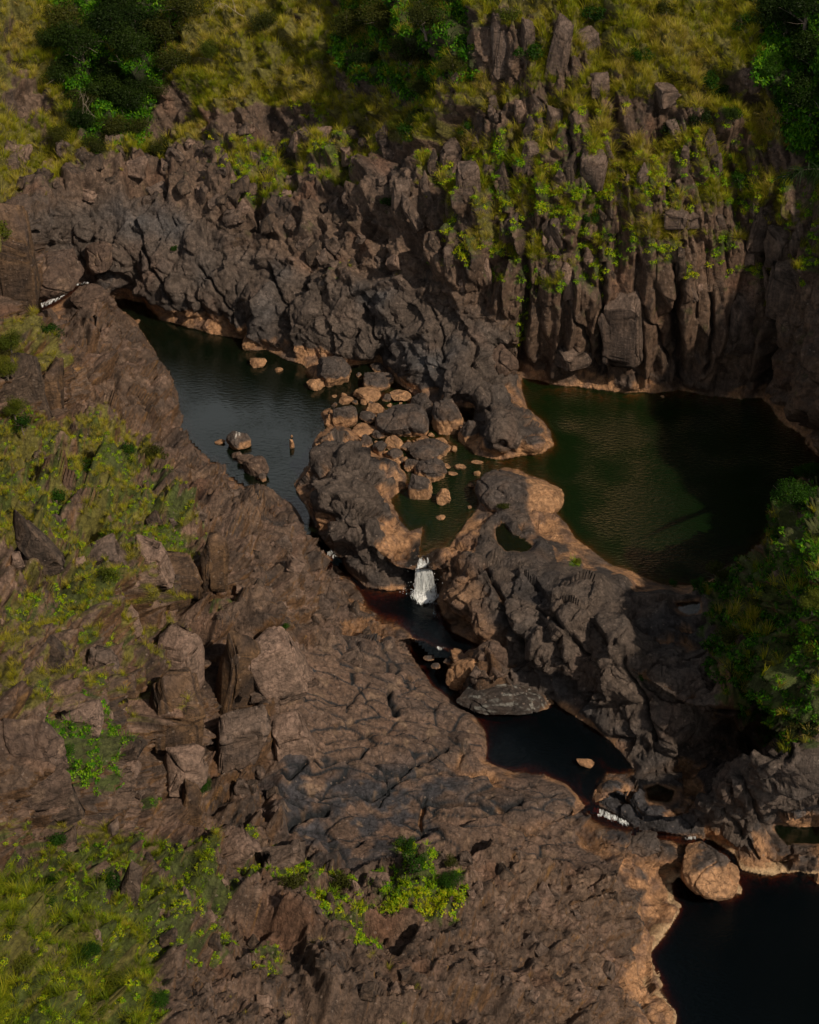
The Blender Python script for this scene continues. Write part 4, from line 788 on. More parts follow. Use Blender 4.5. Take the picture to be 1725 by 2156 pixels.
BL = [
 (539,719,52,42,'rounded orange boulder against the left pool shore, below the far rocks','orange',0),
 (541,762,40,25,'pale flat-topped rock alone in the left pool, below the far shore','orange',-8),
 (586,779,20,11,'low pointed orange rock tip just right of the flat-topped pool rock','orange',0),
 (697,786,78,70,'big dark boulder with orange base below the headland, at the pool edge','mix',0),
 (666,809,36,30,'slanting brown-orange slab leaning on the big dark shore boulder','orange',-35),
 (705,834,12,6,'tiny orange rock tip in water between the big shore boulder and the rock jam','orange',0),
 (798,775,36,22,'small brown rock wedged in the cove behind the dark-topped boulder','mix',0),
 (792,801,72,44,'dark-topped orange boulder in the cove under the headland','mix',6),
 (772,833,57,34,'oblong orange boulder below the dark-topped cove boulder','orange',5),
 (730,843,32,19,'small flat orange rock left of the oblong orange boulder','orange',8),
 (726,879,50,66,'upright egg-shaped dark boulder at the left end of the rock jam','mix',0),
 (695,886,24,28,'small orange stone left of the egg-shaped dark boulder','orange',0),
 (771,879,42,25,'brown split stone right of the egg-shaped dark boulder','mix',-5),
 (790,864,38,28,'pale orange wedge stone above the brown split stone','orange',15),
 (847,889,108,88,'largest dark faceted boulder lying on top of the rock jam','dark',-12),
 (815,837,24,17,'small dark stone between two orange stones, above the largest jam boulder','dark',0),
 (845,836,46,25,'angular orange stone with a dark cap behind the largest jam boulder','orange',-10),
 (770,905,60,30,'long orange stone under the left side of the largest jam boulder','orange',8),
 (770,935,28,36,'brown rounded stone at the upper right edge of the rock island','mix',0),
 (799,948,30,36,'brown stone beside the island, left of two rounded orange stones','mix',-20),
 (830,935,38,32,'rounded orange stone under the largest jam boulder','orange',-20),
 (832,962,36,32,'dark-backed orange stone in front of the rounded orange stone','mix',-20),
 (859,943,27,22,'small brown stone between the largest jam boulder and the long lens-shaped one','mix',15),
 (907,950,94,48,'lens-shaped dark boulder with orange underside at the jam front','mix',-8),
 (866,979,34,32,'pointed brown-orange stone below the lens-shaped boulder','mix',0),
 (908,990,68,48,'wedge-shaped stone, half dark half orange, in front of the jam','mix',12),
 (885,1028,48,68,'tall dark-faced block with ragged orange foot standing in the small pool','mix',0),
 (937,1050,35,39,'pentagonal orange rock alone in the small pool','orange',0),
 (929,1089,24,12,'low orange rock nearest the waterfall in the small pool','orange',12),
 (970,983,24,14,'rounded orange rock in shallow water right of the jam','orange',0),
 (1006,973,26,8,'thin flat orange rock near the headland tip','orange',-4),
 (1005,997,15,13,'small square orange rock right of the jam','orange',0),
 (992,1023,13,10,'small orange rock dome in the shallows above the dark-and-orange slab','orange',0),
 (989,1068,9,7,'tiny orange rock in the small pool beside the spur','orange',0),
 (943,982,18,10,'small orange rock touching the lens-shaped boulder shallows','orange',-20),
 (955,997,24,10,'thin slanted orange rock beside the wedge-shaped stone','orange',-12),
 (943,880,62,94,'tall furrowed dark boulder right of the largest jam boulder','mix',0),
 (890,850,48,40,'black boulder behind the largest jam boulder, against the headland','dark',-20),
 (906,877,22,42,'narrow dark upright stone between two big boulders','dark',10),
 (988,916,44,62,'dark rough boulder between the tall furrowed one and the headland tip','mix',5),
 (929,930,30,17,'flat orange stone at the foot of the tall furrowed boulder','orange',-10),
 (892,926,30,14,'pale orange sliver under the right edge of the largest jam boulder','orange',12),
 (795,914,32,24,'dark stone half hidden under the largest jam boulder','dark',10),
 (699,906,24,14,'orange stone at the top left corner of the rock island','orange',20),
 (837,974,18,12,'small orange stone at the right shoulder of the rock island','orange',0),
 (852,969,15,15,'small rounded orange stone behind the pointed brown-orange one','orange',0),
 (690,871,9,5,'tiny pale rock tip in the left pool beside the jam','orange',0),
 (858,1024,7,6,'tiny orange rock between the island and the tall dark-faced block','orange',0),
 (1095,1038,176,104,'huge flat slab boulder, dark left side and orange right tip, at the dark pool','mix',-6),
 (502,930,50,42,'conical boulder with white bird streaks in the left pool','mix',0),
 (461,931,26,10,'thin orange rock sliver left of the conical boulder','orange',12),
 (614,937,11,24,'narrow pointed orange rock in the middle of the left pool','orange',5),
 (614,919,6,6,'tiny orange rock tip above the narrow pointed rock','orange',0),
 (500,958,24,18,'rounded orange-brown rock behind the two bank boulders','brown',0),
 (518,968,38,26,'angular brown boulder behind the reddish oval one','brown',-20),
 (540,986,56,44,'reddish oval boulder at the near bank of the left pool','brown',20),
 (555,1008,18,22,'small upright brown rock standing off the near bank','mix',10),
]
for k, (x, y, w_, h_, lab, kd, rt) in enumerate(BL):
    g = 'boulders of the rock jam and pools'
    boulder(x, y, w_, h_, lab, 0.0, None, kd, rt, group=g, guano=(k == 49), dark=(.16 if k == 48 else None), side=(k == 48))
stones = [boulder(600 + 60 * k, 900, 22, 18, None, 0, 0.0, ('orange', 'brown', 'mix', 'orange')[k], 0, seed=40 + k, name='boulder', cat=None) for k in range(4)]
rs = np.random.default_rng(77); k_ = 0; s0_ = 22 * scale_at(700, 900, 0) / 2
while k_ < 44:
    x_, y_ = rs.uniform(700, 975), rs.uniform(775, 1000)
    if not inpoly(np.array([x_]), np.array([y_]), J)[0]: continue
    o = bpy.data.objects.new('boulder', stones[k_ % 4].data); COL.objects.link(o); f_ = rs.uniform(.35, .85); o.location = world(x_, y_, .02 + .2 * f_); o.scale = (f_, f_ * rs.uniform(.7, 1.1), f_ * rs.uniform(.6, 1)); o.rotation_euler = (rs.uniform(-.3, .3), rs.uniform(-.3, .3), rs.uniform(0, 6.28))
    tag(o, 'small loose stone wedged in the gaps between the big boulders of the rock jam', 'stone', 'small stones of the rock jam'); k_ += 1
for o in stones: bpy.data.objects.remove(o)
boulder(1033,1394,72,78,'smooth reddish egg boulder below the spur at the channel','lev' and -2.6,None,'brown',0,dark=.1)
boulder(1065,1466,196,84,'long black-and-white streaked rock bar across the dark channel',-4.0,None,'dark',-3,cat='rock',name='rock_bar')
boulder(985,1412,66,88,'orange ragged rock plate beside the reddish egg boulder',-3.3,None,'orange',-40,name='rock_plate',cat='rock')
boulder(1235,1606,46,20,'small orange rock islet in the dark lower channel pool',-4.0,None,'orange',-20)
boulder(1140,1478,50,16,'thin rock tail at the right end of the streaked rock bar',-4.0,None,'mix',-8,name='rock',cat='rock')
boulder(945,1392,26,14,'small dark wet stone in the channel rapids, right of the others',-3.0,None,'dark',0); boulder(918,1402,20,12,'small dark wet stone lowest in the channel rapids',-3.0,None,'dark',0); boulder(905,1385,26,12,'flat dark wet stone leftmost in the channel rapids',-3.0,None,'dark',0)
boulder(1052,757,84,68,'brown boulder lodged between headland and cliff above the dark pool',3,2.0,'brown',0)
boulder(1495,1832,128,108,'smooth rounded boulder, dark back and orange flank, at the bottom right pool',-9.0,-8.2,'mix',-20,dark=2.6,thin=1.2)
boulder(1350,1776,110,46,'grey smooth rock bench below the small white cascade',-7,-7.0,'dark',8,name='rock',cat='rock')
boulder(1541,1824,12,7,'small white stone in the narrow water beside the buttress',-9.0,None,'orange',0)
boulder(1722,1852,20,24,'small orange rock at the right edge of the bottom pool',-9.0,None,'orange',0)
boulder(186,622,76,50,'mottled orange-brown rounded boulder beside the white stream',2.6,3.2,'brown',0)
boulder(228,640,40,46,'brown boulder between the mottled boulder and the head of the left pool',2.6,3.0,'brown',0)
boulder(212,545,66,62,'smooth grey boulder above the head of the left pool',2,5.4,'grey' if False else 'brown',20)
boulder(88,575,124,92,'big dark rounded boulder behind the white stream, upper left',2,4.6,'brown',15)
boulder(1583,170,62,58,'lone grey boulder in the grass on top of the right cliff',20,27.2,'brown',20)
boulder(1395,835,9,5,'tiny orange rock at the cliff foot in the dark pool',0,None,'orange',0)
boulder(545,1008,6,4,'tiny orange pebble rock off the near bank',0,None,'orange',0)
# ---- angular standing blocks and columns on the slopes
def block(px, py, wpx, hpx, z, label, lean=0, yaw=0, depth=1.0, name='rock_block', cat='rock', c='brown', seed=None, taper=.8, out=.55):
    seed = seed or int(px * 3 + py * 5) % 997; rs = np.random.default_rng(seed)
    s = scale_at(px, py, z); a_ = wpx * s / 2; dp = math.atan2(CAMH - z, world(px, py, z)[1]); b_ = a_ * depth
    c_ = max((hpx * s / 2 - b_ * math.sin(dp) * .9) / math.cos(dp), a_ * .35)
    V, F = ICO[5 if wpx * hpx > 2500 else 4]; q = V.copy(); q = np.sign(q) * np.abs(q) ** .16; q /= np.abs(q).max(0)   # boxy start
    for k in range(7):
        d = rs.normal(size=3); d[2] *= .6; d /= np.linalg.norm(d); h = q @ d - rs.uniform(.85, 1.2); q = q - np.outer(np.where(h > 0, h * .97, 0), d)
    f = 1 - (1 - taper) * (q[:, 2:3] + 1) / 2; q[:, :2] *= f; q[:, 2] += (.22 * np.clip(rs.normal(), -1, 1) * q[:, 0] + .3 * q[:, 1]) * (q[:, 2] > 0)
    q = q * np.array([a_, b_, c_]); p3 = (q + seed).astype(np.float32)
    nn = q / (np.linalg.norm(q, axis=1, keepdims=True) + 1e-6)
    o1, bd, hd = facets(p3, (a_ * .7, a_ * .9, c_ * .8), 7, .8)
    q = q + nn * (.12 * a_ * o1 * 2 - .10 * a_ * np.exp(-(bd / .05) ** 2) + .08 * a_ * fbm(p3 / (a_ * .5), 3, 3))[:, None]
    y_ = RAD(yaw); q = np.stack([q[:, 0] * math.cos(y_) - q[:, 1] * math.sin(y_), q[:, 0] * math.sin(y_) + q[:, 1] * math.cos(y_), q[:, 2]], 1)
    r = RAD(lean); q = np.stack([q[:, 0] * math.cos(r) + q[:, 2] * math.sin(r), q[:, 1], -q[:, 0] * math.sin(r) + q[:, 2] * math.cos(r)], 1)
    ct = front(px, py, b_ * out); z = ct[2]; wq = (q + ct).astype(np.float32)
    cols = {'brown': ((.10, .072, .058), (.17, .115, .085)), 'pale': ((.20, .135, .10), (.27, .18, .135)), 'gold': ((.11, .065, .035), (.30, .17, .065)), 'rust': ((.055, .036, .026), (.15, .085, .042)), 'dark': ((.05, .036, .028), (.13, .088, .062))}[c]
    st = fbm(wq * np.array([3.2, 3.2, .22], np.float32), 3, 9)
    e1 = q[F[:, 1]] - q[F[:, 0]]; e2 = q[F[:, 2]] - q[F[:, 0]]; fn = np.cross(e1, e2); vn_ = np.zeros_like(q)
    for kk in range(3): np.add.at(vn_, F[:, kk], fn)
    vn_ /= np.linalg.norm(vn_, axis=1, keepdims=True) + 1e-9; tp = sstep(.35, .7, vn_[:, 2])
    vc = mixc(np.broadcast_to(col(*cols[0]), (len(q), 3)).copy(), col(*cols[1]), .5 + st * 2.4)
    if c in ('rust', 'pale'): vc = mixc(vc, col(.25, .165, .125), tp * (.8 if c == 'pale' else .3) * sstep(-.25, .15, fbm(wq / .9, 3, 19)))
    if c == 'brown': vc = mixc(vc, col(.19, .135, .105), tp * .5); vc *= (1 - .4 * np.exp(-(bd / .05) ** 2))[:, None]
    o = mesh_np(name, q, F, M_ROCK, None, {'albedo': vc}, {'wet': np.zeros(len(q))}); o.location = ct
    return tag(o, label, cat)
boulder(52,1598,168,190,'massive dark brown rock outcrop at the left edge above the grassy gully',10,17,'brown',25,name='rock_outcrop',cat='rock',thin=.7)
boulder(96,1680,96,120,'lower shoulder rock leaning on the massive brown outcrop',10,14,'brown',-30,name='rock_outcrop',cat='rock',thin=.7)
BK = [
 (565,1433,112,156,'pale',-22,20,'big pale tilted rock block leaning against the rusty striped wall'),(612,1563,92,132,'pale',-4,10,'pale standing block with a grey stain, by the flat river slabs'),(410,1375,90,134,'pale',3,-20,'cracked pale block face left of the rusty striped wall'),
 (476,1415,84,176,'rust',12,40,'tall rusty striped wall between two pale blocks'),(522,1372,36,108,'gold',8,20,'golden-stained sliver beside the tilted pale block'),(592,1398,52,56,'pale',10,20,'square pale block perched at the top of the tilted one'),(505,1568,112,134,'brown',5,15,'squat brown block with broken corner left of the stained standing block'),
 (388,1230,112,140,'rust',6,20,'broad rusty striped wall under grassy ledges'),(442,1195,50,128,'rust',5,30,'narrow rusty buttress right of the broad striped wall'),(225,1175,84,84,'brown',-15,10,'rounded brown block beside the steep green strip'),(320,1195,70,88,'pale',-10,-10,'pale cracked block with a green tuft on its flank'),(290,1302,62,72,'pale',5,20,'pale block below the cracked one with the tuft'),
 (340,1520,104,196,'rust',10,25,'tallest rusty fluted wall in the middle of the near slope'),(400,1495,56,170,'rust',10,30,'fluted rusty pillar right of the tallest fluted wall'),(365,1620,54,96,'rust',6,20,'rusty stub at the foot of the fluted pillar'),(220,1390,58,54,'brown',12,10,'small brown block above two dark notches'),(232,1458,62,52,'rust',12,20,'low rusty face under the small brown block'),
 (115,1165,48,124,'dark',-32,0,'dark slab leaning left, below the yellow flowers'),(60,1205,46,112,'dark',-32,10,'second dark leaning slab, nearer the left edge'),(100,1380,50,70,'dark',-20,10,'dark jagged block in the left part of the slope'),(122,1672,62,112,'dark',-20,10,'dark pillar leaning on the massive outcrop'),
 (280,1730,118,112,'rust',3,25,'dark square-fronted block under the pale-topped ones'),(345,1655,86,92,'pale',8,20,'pale-topped block right above the square-fronted one'),(388,1712,42,104,'rust',10,20,'thin rusty pillar right of the pale-topped block'),(270,1612,84,44,'pale',5,10,'flat pale slab above the square-fronted block'),(145,1520,84,28,'pale',3,0,'thin pale slab lying at the head of the green gully'),(235,1585,62,50,'dark',-25,0,'dark wedge beside the green gully'),
 (535,1773,62,70,'rust',2,20,'small dark standing block left of the river slabs'),(590,1822,94,66,'brown',-25,10,'wedge-shaped boulder lying at the edge of the river slabs'),(468,1802,120,84,'pale',-28,10,'smooth pale whaleback running down to the gully'),(212,1892,46,92,'dark',8,10,'dark rib between leafy gullies, lower left'),(255,1915,44,132,'dark',18,10,'long dark slab leaning right, lower left'),
 (325,2095,62,92,'rust',0,20,'dark split block beside the long grass at the bottom'),(65,1790,50,62,'dark',0,15,'dark column stub under the massive outcrop, leftmost'),(125,1792,42,72,'dark',3,15,'dark column stub under the massive outcrop, right of the leftmost'),(140,1902,42,42,'dark',0,0,'small dark stone in the lower left greenery'),(795,1858,60,36,'pale',-8,0,'pale stones ridge at the bottom rim of the river slabs'),
 (680,1268,70,44,'brown',-20,10,'angular brown slab on the bank facing the waterfall'),(560,1245,60,60,'brown',-15,20,'brown angular block high on the brown sheet rock'),(740,1375,56,36,'brown',-20,0,'small shelf block where sheet rock meets the slabs'),
 (22,590,84,222,'rust',0,20,'rust-streaked cliff column at the left edge above the white stream'),(62,650,52,150,'gold',3,30,'shorter tan-striped cliff column nearest the white stream'),(52,830,116,150,'dark',-6,20,'dark grey slanting wall below the grassy left cliff'),(118,828,48,116,'rust',6,10,'narrow dark striped pillar below the grassy left cliff')]
for x, y, w_, h_, c_, ln_, yw, lab in BK: block(x, y, w_, h_ * (.92 if c_ == 'rust' and x > 150 else 1), 0, lab, ln_, yw, .7, c=c_, taper=.93, out=(-.12 if x == 476 else .12 if c_ in ('rust', 'gold') and x > 150 else .3))
cl = [(1052,105,78,150,28.6,'tall cracked rock tower under yellow grass at the top of the cliff'),(1112,90,34,110,29.2,'slim rock column just right of the tall cracked tower'),(1178,110,44,150,28.2,'dark leaning rock column between grass tufts at the cliff top'),
 (1235,80,50,80,29.4,'stubby grass-capped outcrop high on the cliff'),(1262,180,40,70,26.6,'small outcrop with rounded grey head below the upper grass'),(1402,200,52,60,26.2,'mossy dark outcrop poking from the upper right grass'),
 (1250,360,60,110,20.6,'split pale column in the middle of the cliff, below the grey head'),(1120,340,44,90,20.6,'brown column left of the split pale column'),(1000,390,52,110,17.6,'free-standing brown pillar on the left side of the columned cliff'),
 (1165,250,40,70,24,'pointed column under the dark leaning one'),(1420,455,50,60,17.4,'blocky pale-topped stone on the cliff left of its broader twin'),(1462,462,56,60,17.2,'broader pale-topped stone beside the fern-filled cleft'),
 (1600,480,56,150,17,'long slanting slab column at the right of the cliff'),(1648,520,80,120,15.6,'great leaning slab under the dark overhanging frond'),(1640,610,80,190,11.8,'massive square buttress column at the right end of the cliff'),
 (930,330,50,90,18.8,'squat grassy-topped block where the columned cliff begins'),(850,430,40,110,14.6,'lone upright stone standing before the cliff, left of the free-standing pillar'),(1555,700,76,170,7.2,'broad smooth column at the cliff foot right of the deep cleft'),
 (1310,690,90,200,6.4,'pale tapering rock face rising from the dark pool'),(1210,745,90,80,3.2,'rounded brown bulge at the cliff foot'),(960,420,44,120,15.8,'tall blocky pillar right of the lone upright stone'),(1545,400,44,90,20,'dark columns beside the fern-filled cleft')]
for i, (x, y, w_, h_, z_, lab) in enumerate(cl):
    block(x, y, w_ * .95, h_ * .8, z_ - .25, lab, (-4, 3, 8, -6, 2)[i % 5], (10, 30, -20, 25)[i % 4], .75, name='rock_column', c='brown', taper=.97, out=-.1)
def protos(n, name, sizes, c):
    out = []
    for k in range(n):
        o = block(1200, 600, sizes[0], sizes[1], 0, None, 0, 0, .8, name=name, cat=None, c=c, seed=100 + k, taper=.9); out.append((o.data, sizes[0] * scale_at(1200, 600, float(o.location[2])) / 2)); bpy.data.objects.remove(o)
    return out
pc = protos(4, 'rock_column', (44, 110), 'brown') + protos(2, 'rock_column', (44, 110), 'dark') + protos(2, 'rock_column', (44, 110), 'pale')
pl = protos(4, 'loose_rock', (40, 44), 'brown') + protos(2, 'loose_rock', (40, 44), 'pale') + protos(2, 'loose_rock', (40, 44), 'dark')
rs = np.random.default_rng(21)
def strew(n, mask, pr_, root, wmin, wmax, lean, name):
    k = np.nonzero((mask.ravel() > .6) & (fl(GX) > 5) & (fl(GX) < PW - 5) & (fl(GY) > 5) & (fl(GY) < PH - 5) & (ldf > 22))[0]
    for i in rs.choice(k, n, replace=False):
        me, r0 = pr_[rs.integers(len(pr_))]; g = P[i].astype(float); s_ = rs.uniform(wmin, wmax) * scale_at(float(fl(GX)[i]), float(fl(GY)[i]), g[2]) / 2 / r0
        v = np.array([0, 0, CAMH]) - g; g = g + v / np.linalg.norm(v) * r0 * s_ * (-.25 if name == 'rock_column' else .1)
        o = bpy.data.objects.new(name, me); COL.objects.link(o); o.parent = root; o.location = g
        o.scale = (s_ * rs.uniform(.8, 1.25), s_ * rs.uniform(.8, 1.2), s_ * rs.uniform(.7, 1.35)); o.rotation_euler = (RAD(rs.normal() * lean), RAD(rs.normal() * lean + (0 if lean < 9 else -15)), rs.uniform(-.7, .7))
cmask = np.clip(wcol, 0, 1) * (GY < 620) * (GY > 180)
strew(60, cmask, pc, ROOTS[1], 10, 24, 12, 'rock_column')
strew(110, wfar * (1 - wpol) * (1 - wcol) * (GY > 280), pl, ROOTS[1], 12, 34, 20, 'loose_rock')
strew(190, (1 - wfar) * (1 - wpol) * (1 - wslab) * (1 - wblf), pl, ROOTS[0], 8, 30, 14, 'loose_rock')
print('boulders', time.time() - T0)

# ------------------------------------------------------------------ grass and ground cover (nobody could count it)
def tuft(name, n, h, spread, wd, mat, droop, seed):
    rs = np.random.default_rng(seed); V, F, lv = [], [], []
    for k in range(n):
        an = rs.uniform(0, 2 * math.pi); r = spread * math.sqrt(rs.random()) * .5; hh = h * rs.uniform(.5, 1.1); out = np.array([math.cos(an), math.sin(an), 0]); side = np.array([-out[1], out[0], 0])
        rt = out * r; dr = droop * rs.uniform(.3, 1.2); v = rs.random(); b0 = len(V)
        for j in range(4):
            t = j / 3; c = rt + out * dr * hh * t * t + np.array([0, 0, hh * (t - .35 * dr * t * t)]); ww = wd * (1 - t * .85) / 2
            V += [c - side * ww, c + side * ww]; lv += [v * .7 + .3 * t] * 2
            if j: F.append((b0 + 2 * j - 2, b0 + 2 * j - 1, b0 + 2 * j + 1, b0 + 2 * j))
    o = mesh_np(name, V, F, mat, None, None, {'leafvar': lv}); return o
def leafclump(name, n, r, lf, mat, seed, flatn=.5):
    rs = np.random.default_rng(seed); V, F, lv = [], [], []
    for k in range(n):
        d = rs.normal(size=3); d /= np.linalg.norm(d); d[2] = abs(d[2]) * flatn; c = d * r * rs.uniform(.5, 1.0); u = rs.normal(size=3); u /= np.linalg.norm(u); nrm = d + rs.normal(size=3) * .5 + np.array([0, 0, .6]); nrm /= np.linalg.norm(nrm)
        u = np.cross(nrm, u); u /= np.linalg.norm(u); v2 = np.cross(nrm, u); s = lf * rs.uniform(.6, 1.3); b0 = len(V)
        V += [c - u * s, c - v2 * s * .5, c + u * s, c + v2 * s * .5]; F.append((b0, b0 + 1, b0 + 2, b0 + 3)); lv += [rs.random()] * 4
    return mesh_np(name, V, F, mat, None, None, {'leafvar': lv}, smooth=False)
src_col = bpy.data.collections.new('plant_sources')
def to_src(o):
    COL.objects.unlink(o); src_col.objects.link(o); return o
def scatter(name, srcs, idx, scale, tint, label):
    col_ = bpy.data.collections.new(name + '_kinds'); 
    for s in srcs: to_src(s); col_.objects.link(s)
    me = bpy.data.meshes.new(name); me.vertices.add(len(idx)); me.vertices.foreach_set('co', (P[idx]).astype(np.float32).ravel())
    n_ = Nf[idx]; up = n_ * .45 + np.array([0, 0, 1.0]); up /= np.linalg.norm(up, axis=1, keepdims=True)
    rx = np.arctan2(-up[:, 1], up[:, 2]); ry = np.arcsin(np.clip(up[:, 0], -1, 1)); rot = np.stack([rx, ry, np.zeros_like(rx)], 1) + rng.normal(0, .12, (len(idx), 3)); rot[:, 2] = 0
    at = me.attributes.new('rot', 'FLOAT_VECTOR', 'POINT'); at.data.foreach_set('vector', rot.astype(np.float32).ravel())
    for k, v in (('scl', scale), ('tint', tint), ('spin', rng.uniform(0, 6.283, len(idx)))):
        at = me.attributes.new(k, 'FLOAT', 'POINT'); at.data.foreach_set('value', np.asarray(v, np.float32))
    me.update(); o = bpy.data.objects.new(name, me); COL.objects.link(o); tag(o, kind='stuff'); 
    if label: tag(o, label, 'grass' if 'grass' in name else 'plants')
    ng = bpy.data.node_groups.new(name, 'GeometryNodeTree'); ng.interface.new_socket('Geometry', in_out='INPUT', socket_type='NodeSocketGeometry'); ng.interface.new_socket('Geometry', in_out='OUTPUT', socket_type='NodeSocketGeometry')
    gi = ng.nodes.new('NodeGroupInput'); go = ng.nodes.new('NodeGroupOutput'); ip = ng.nodes.new('GeometryNodeInstanceOnPoints'); ci = ng.nodes.new('GeometryNodeCollectionInfo')
    ci.inputs['Collection'].default_value = col_; ci.inputs['Separate Children'].default_value = True; ci.inputs['Reset Children'].default_value = True
    m2p = ng.nodes.new('GeometryNodeMeshToPoints'); m2p.inputs['Radius'].default_value = .01
    def na(nm, ty):
        n = ng.nodes.new('GeometryNodeInputNamedAttribute'); n.data_type = ty; n.inputs['Name'].default_value = nm; return n.outputs['Attribute']
    L = ng.links.new; L(gi.outputs[0], m2p.inputs[0]); L(m2p.outputs[0], ip.inputs['Points']); L(ci.outputs[0], ip.inputs['Instance']); ip.inputs['Pick Instance'].default_value = True
    rv = ng.nodes.new('FunctionNodeRandomValue'); rv.data_type = 'INT'; rv.inputs[4].default_value = 0; rv.inputs[5].default_value = len(srcs) - 1; L(rv.outputs[2], ip.inputs['Instance Index'])
    L(na('rot', 'FLOAT_VECTOR'), ip.inputs['Rotation']); L(na('scl', 'FLOAT'), ip.inputs['Scale'])
    ri = ng.nodes.new('GeometryNodeRotateInstances'); L(ip.outputs[0], ri.inputs[0])
    cx = ng.nodes.new('ShaderNodeCombineXYZ'); L(na('spin', 'FLOAT'), cx.inputs[2]); L(cx.outputs[0], ri.inputs['Rotation']); L(ri.outputs[0], go.inputs[0])
    md = o.modifiers.new('scatter', 'NODES'); md.node_group = ng; return o
inz = fl((GX > -200) & (GX < 1900) & (GY > -200) & (GY < 2300)); cell = fl(np.outer(np.gradient(YS), np.gradient(XS))) / 4.6
dist = np.linalg.norm(P - np.array([0, 0, CAMH]), axis=1)
pr = np.random.default_rng(3).random(Nn)
tl_ = np.clip(.5 + fbm(Pf / 5, 3, 131) * 1.1 + .25 * (vn), 0, 1)
nearm = ((fl(GY) > 1760) & (fl(GX) < 420)) | ((fl(GY) > 860) & (fl(GX) < 560)); kL = np.nonzero(inz & (pr < gL * (.062 + .035 * nearm) * cell))[0]; kC = np.nonzero(inz & (pr[::-1] < gC * .085 * cell))[0]
kS = np.nonzero(inz & (pr < .0009 * cell * (rest > .6) * (flat > .5)) & (ldf > 60) & (P[:, 2] > 0))[0]     # odd tufts on ledges
kL = np.concatenate([kL, kS])
print('plants', len(kL), len(kC))
g_src = [tuft('grass_tuft', 34, .85, .55, .035, M_GRASS, .55, 1), tuft('grass_tuft', 30, 1.05, .6, .04, M_GRASS, .8, 2), tuft('grass_tuft', 38, .6, .7, .035, M_GRASS, .6, 3)]
c_src = [leafclump('leaf_clump', 60, .38, .075, M_COVER, 4), leafclump('leaf_clump', 46, .32, .09, M_COVER, 5), tuft('grass_tuft', 26, .4, .5, .04, M_COVER, .7, 6)]
def tint_for(k, lo, hi): return np.clip(lo + (hi - lo) * tl_[k] + rng.normal(0, .1, len(k)), 0, 1)
sy = fl(GY); sx = fl(GX)
sL = rng.uniform(.65, 1.25, len(kL)) * (.5 + .5 * np.clip(gL[kL], 0, 1)); 
tl2 = tint_for(kL, .1, .95); tc2 = tint_for(kC, .0, .95)
tc2 = np.where((sy[kC] > 1480) & (sx[kC] > 60) & (sy[kC] < 1760), .25 + tc2 * .2, tc2 * .65 + .36); wdC = fl(wood)[kC]; tc2 = np.where(wdC > .3, rng.uniform(0, .22, len(kC)), tc2)
ridgeC = (sx[kC] > 1460) & (sy[kC] > 950) & (sy[kC] < 1600); tc2 = np.where(ridgeC, np.clip(-.10 + .4 * vn[kC] + rng.normal(0, .06, len(kC)) + .22 * (sx[kC] > 1660), 0, .7), tc2)
sC = rng.uniform(.6, 1.25, len(kC)) * np.where(wdC > .3, 2.0, 1.0) * np.where(ridgeC, rng.uniform(.7, 1.6, len(kC)), 1.0) * np.where((sy[kC] > 860) & (sx[kC] < 600) & ~((sy[kC] > 1480) & (sy[kC] < 1660)), .62, 1.0)
nearL = (sy[kL] > 1760) & (sx[kL] < 420); tl2 = np.where(nearL, np.clip(.08 + 1.0 * vn[kL] + rng.normal(0, .16, len(kL)), 0, 1), tl2); slopeL = (sy[kL] > 460) & (sx[kL] < 560) & ~nearL; tl2 = np.where(slopeL, .35 + .45 * tl2, tl2)
sL = sL * np.where(nearL, .62, 1) * np.where(slopeL, .55, 1)
scatter('grass', g_src, kL, sL, tl2, 'long yellow-green grass covering the upper slopes of the gorge')
scatter('leafy_plants', c_src, kC, sC, tc2, 'low bright green leafy plants filling ledges and gullies')
print('scatter', time.time() - T0)

# ------------------------------------------------------------------ shrubs and trees
def crown_mesh(name, n, lf, lobes, mat, seed, squash=.8):
    rs = np.random.default_rng(seed); cs = []
    for k in range(lobes):
        d = rs.normal(size=3); d /= np.linalg.norm(d); d[2] = d[2] * .6 + .15; cs.append((d * rs.uniform(.25, .68), rs.uniform(.24, .44)))
    V = np.zeros((n, 4, 3)); lv = np.zeros((n, 4))
    for k in range(n):
        c, r = cs[rs.integers(lobes)]; d = rs.normal(size=3); d /= np.linalg.norm(d); p = c + d * r * rs.uniform(.55, 1.08) * np.array([1, 1, squash])
        nrm = d * .8 + rs.normal(size=3) * .6 + np.array([0, 0, .5]); nrm /= np.linalg.norm(nrm); u = np.cross(nrm, rs.normal(size=3)); u /= np.linalg.norm(u); v = np.cross(nrm, u); s = lf * rs.uniform(.6, 1.35)
        V[k] = [p - u * s, p - v * s * .45, p + u * s, p + v * s * .45]; lv[k] = rs.random() * .8 + .2 * (p[2] > .3)
    me = mesh_np(name, V.reshape(-1, 3), np.arange(n * 4).reshape(-1, 4), mat, None, None, {'leafvar': lv.ravel()}, smooth=False); return me
def tube(pts, rad, V, F, seg=6):
    b0 = len(V)
    for i, (p, r) in enumerate(zip(pts, rad)):
        for k in range(seg):
            a = 2 * math.pi * k / seg; V.append((p[0] + math.cos(a) * r, p[1] + math.sin(a) * r, p[2]))
            if i: F.append((b0 + (i - 1) * seg + k, b0 + (i - 1) * seg + (k + 1) % seg, b0 + i * seg + (k + 1) % seg, b0 + i * seg + k))
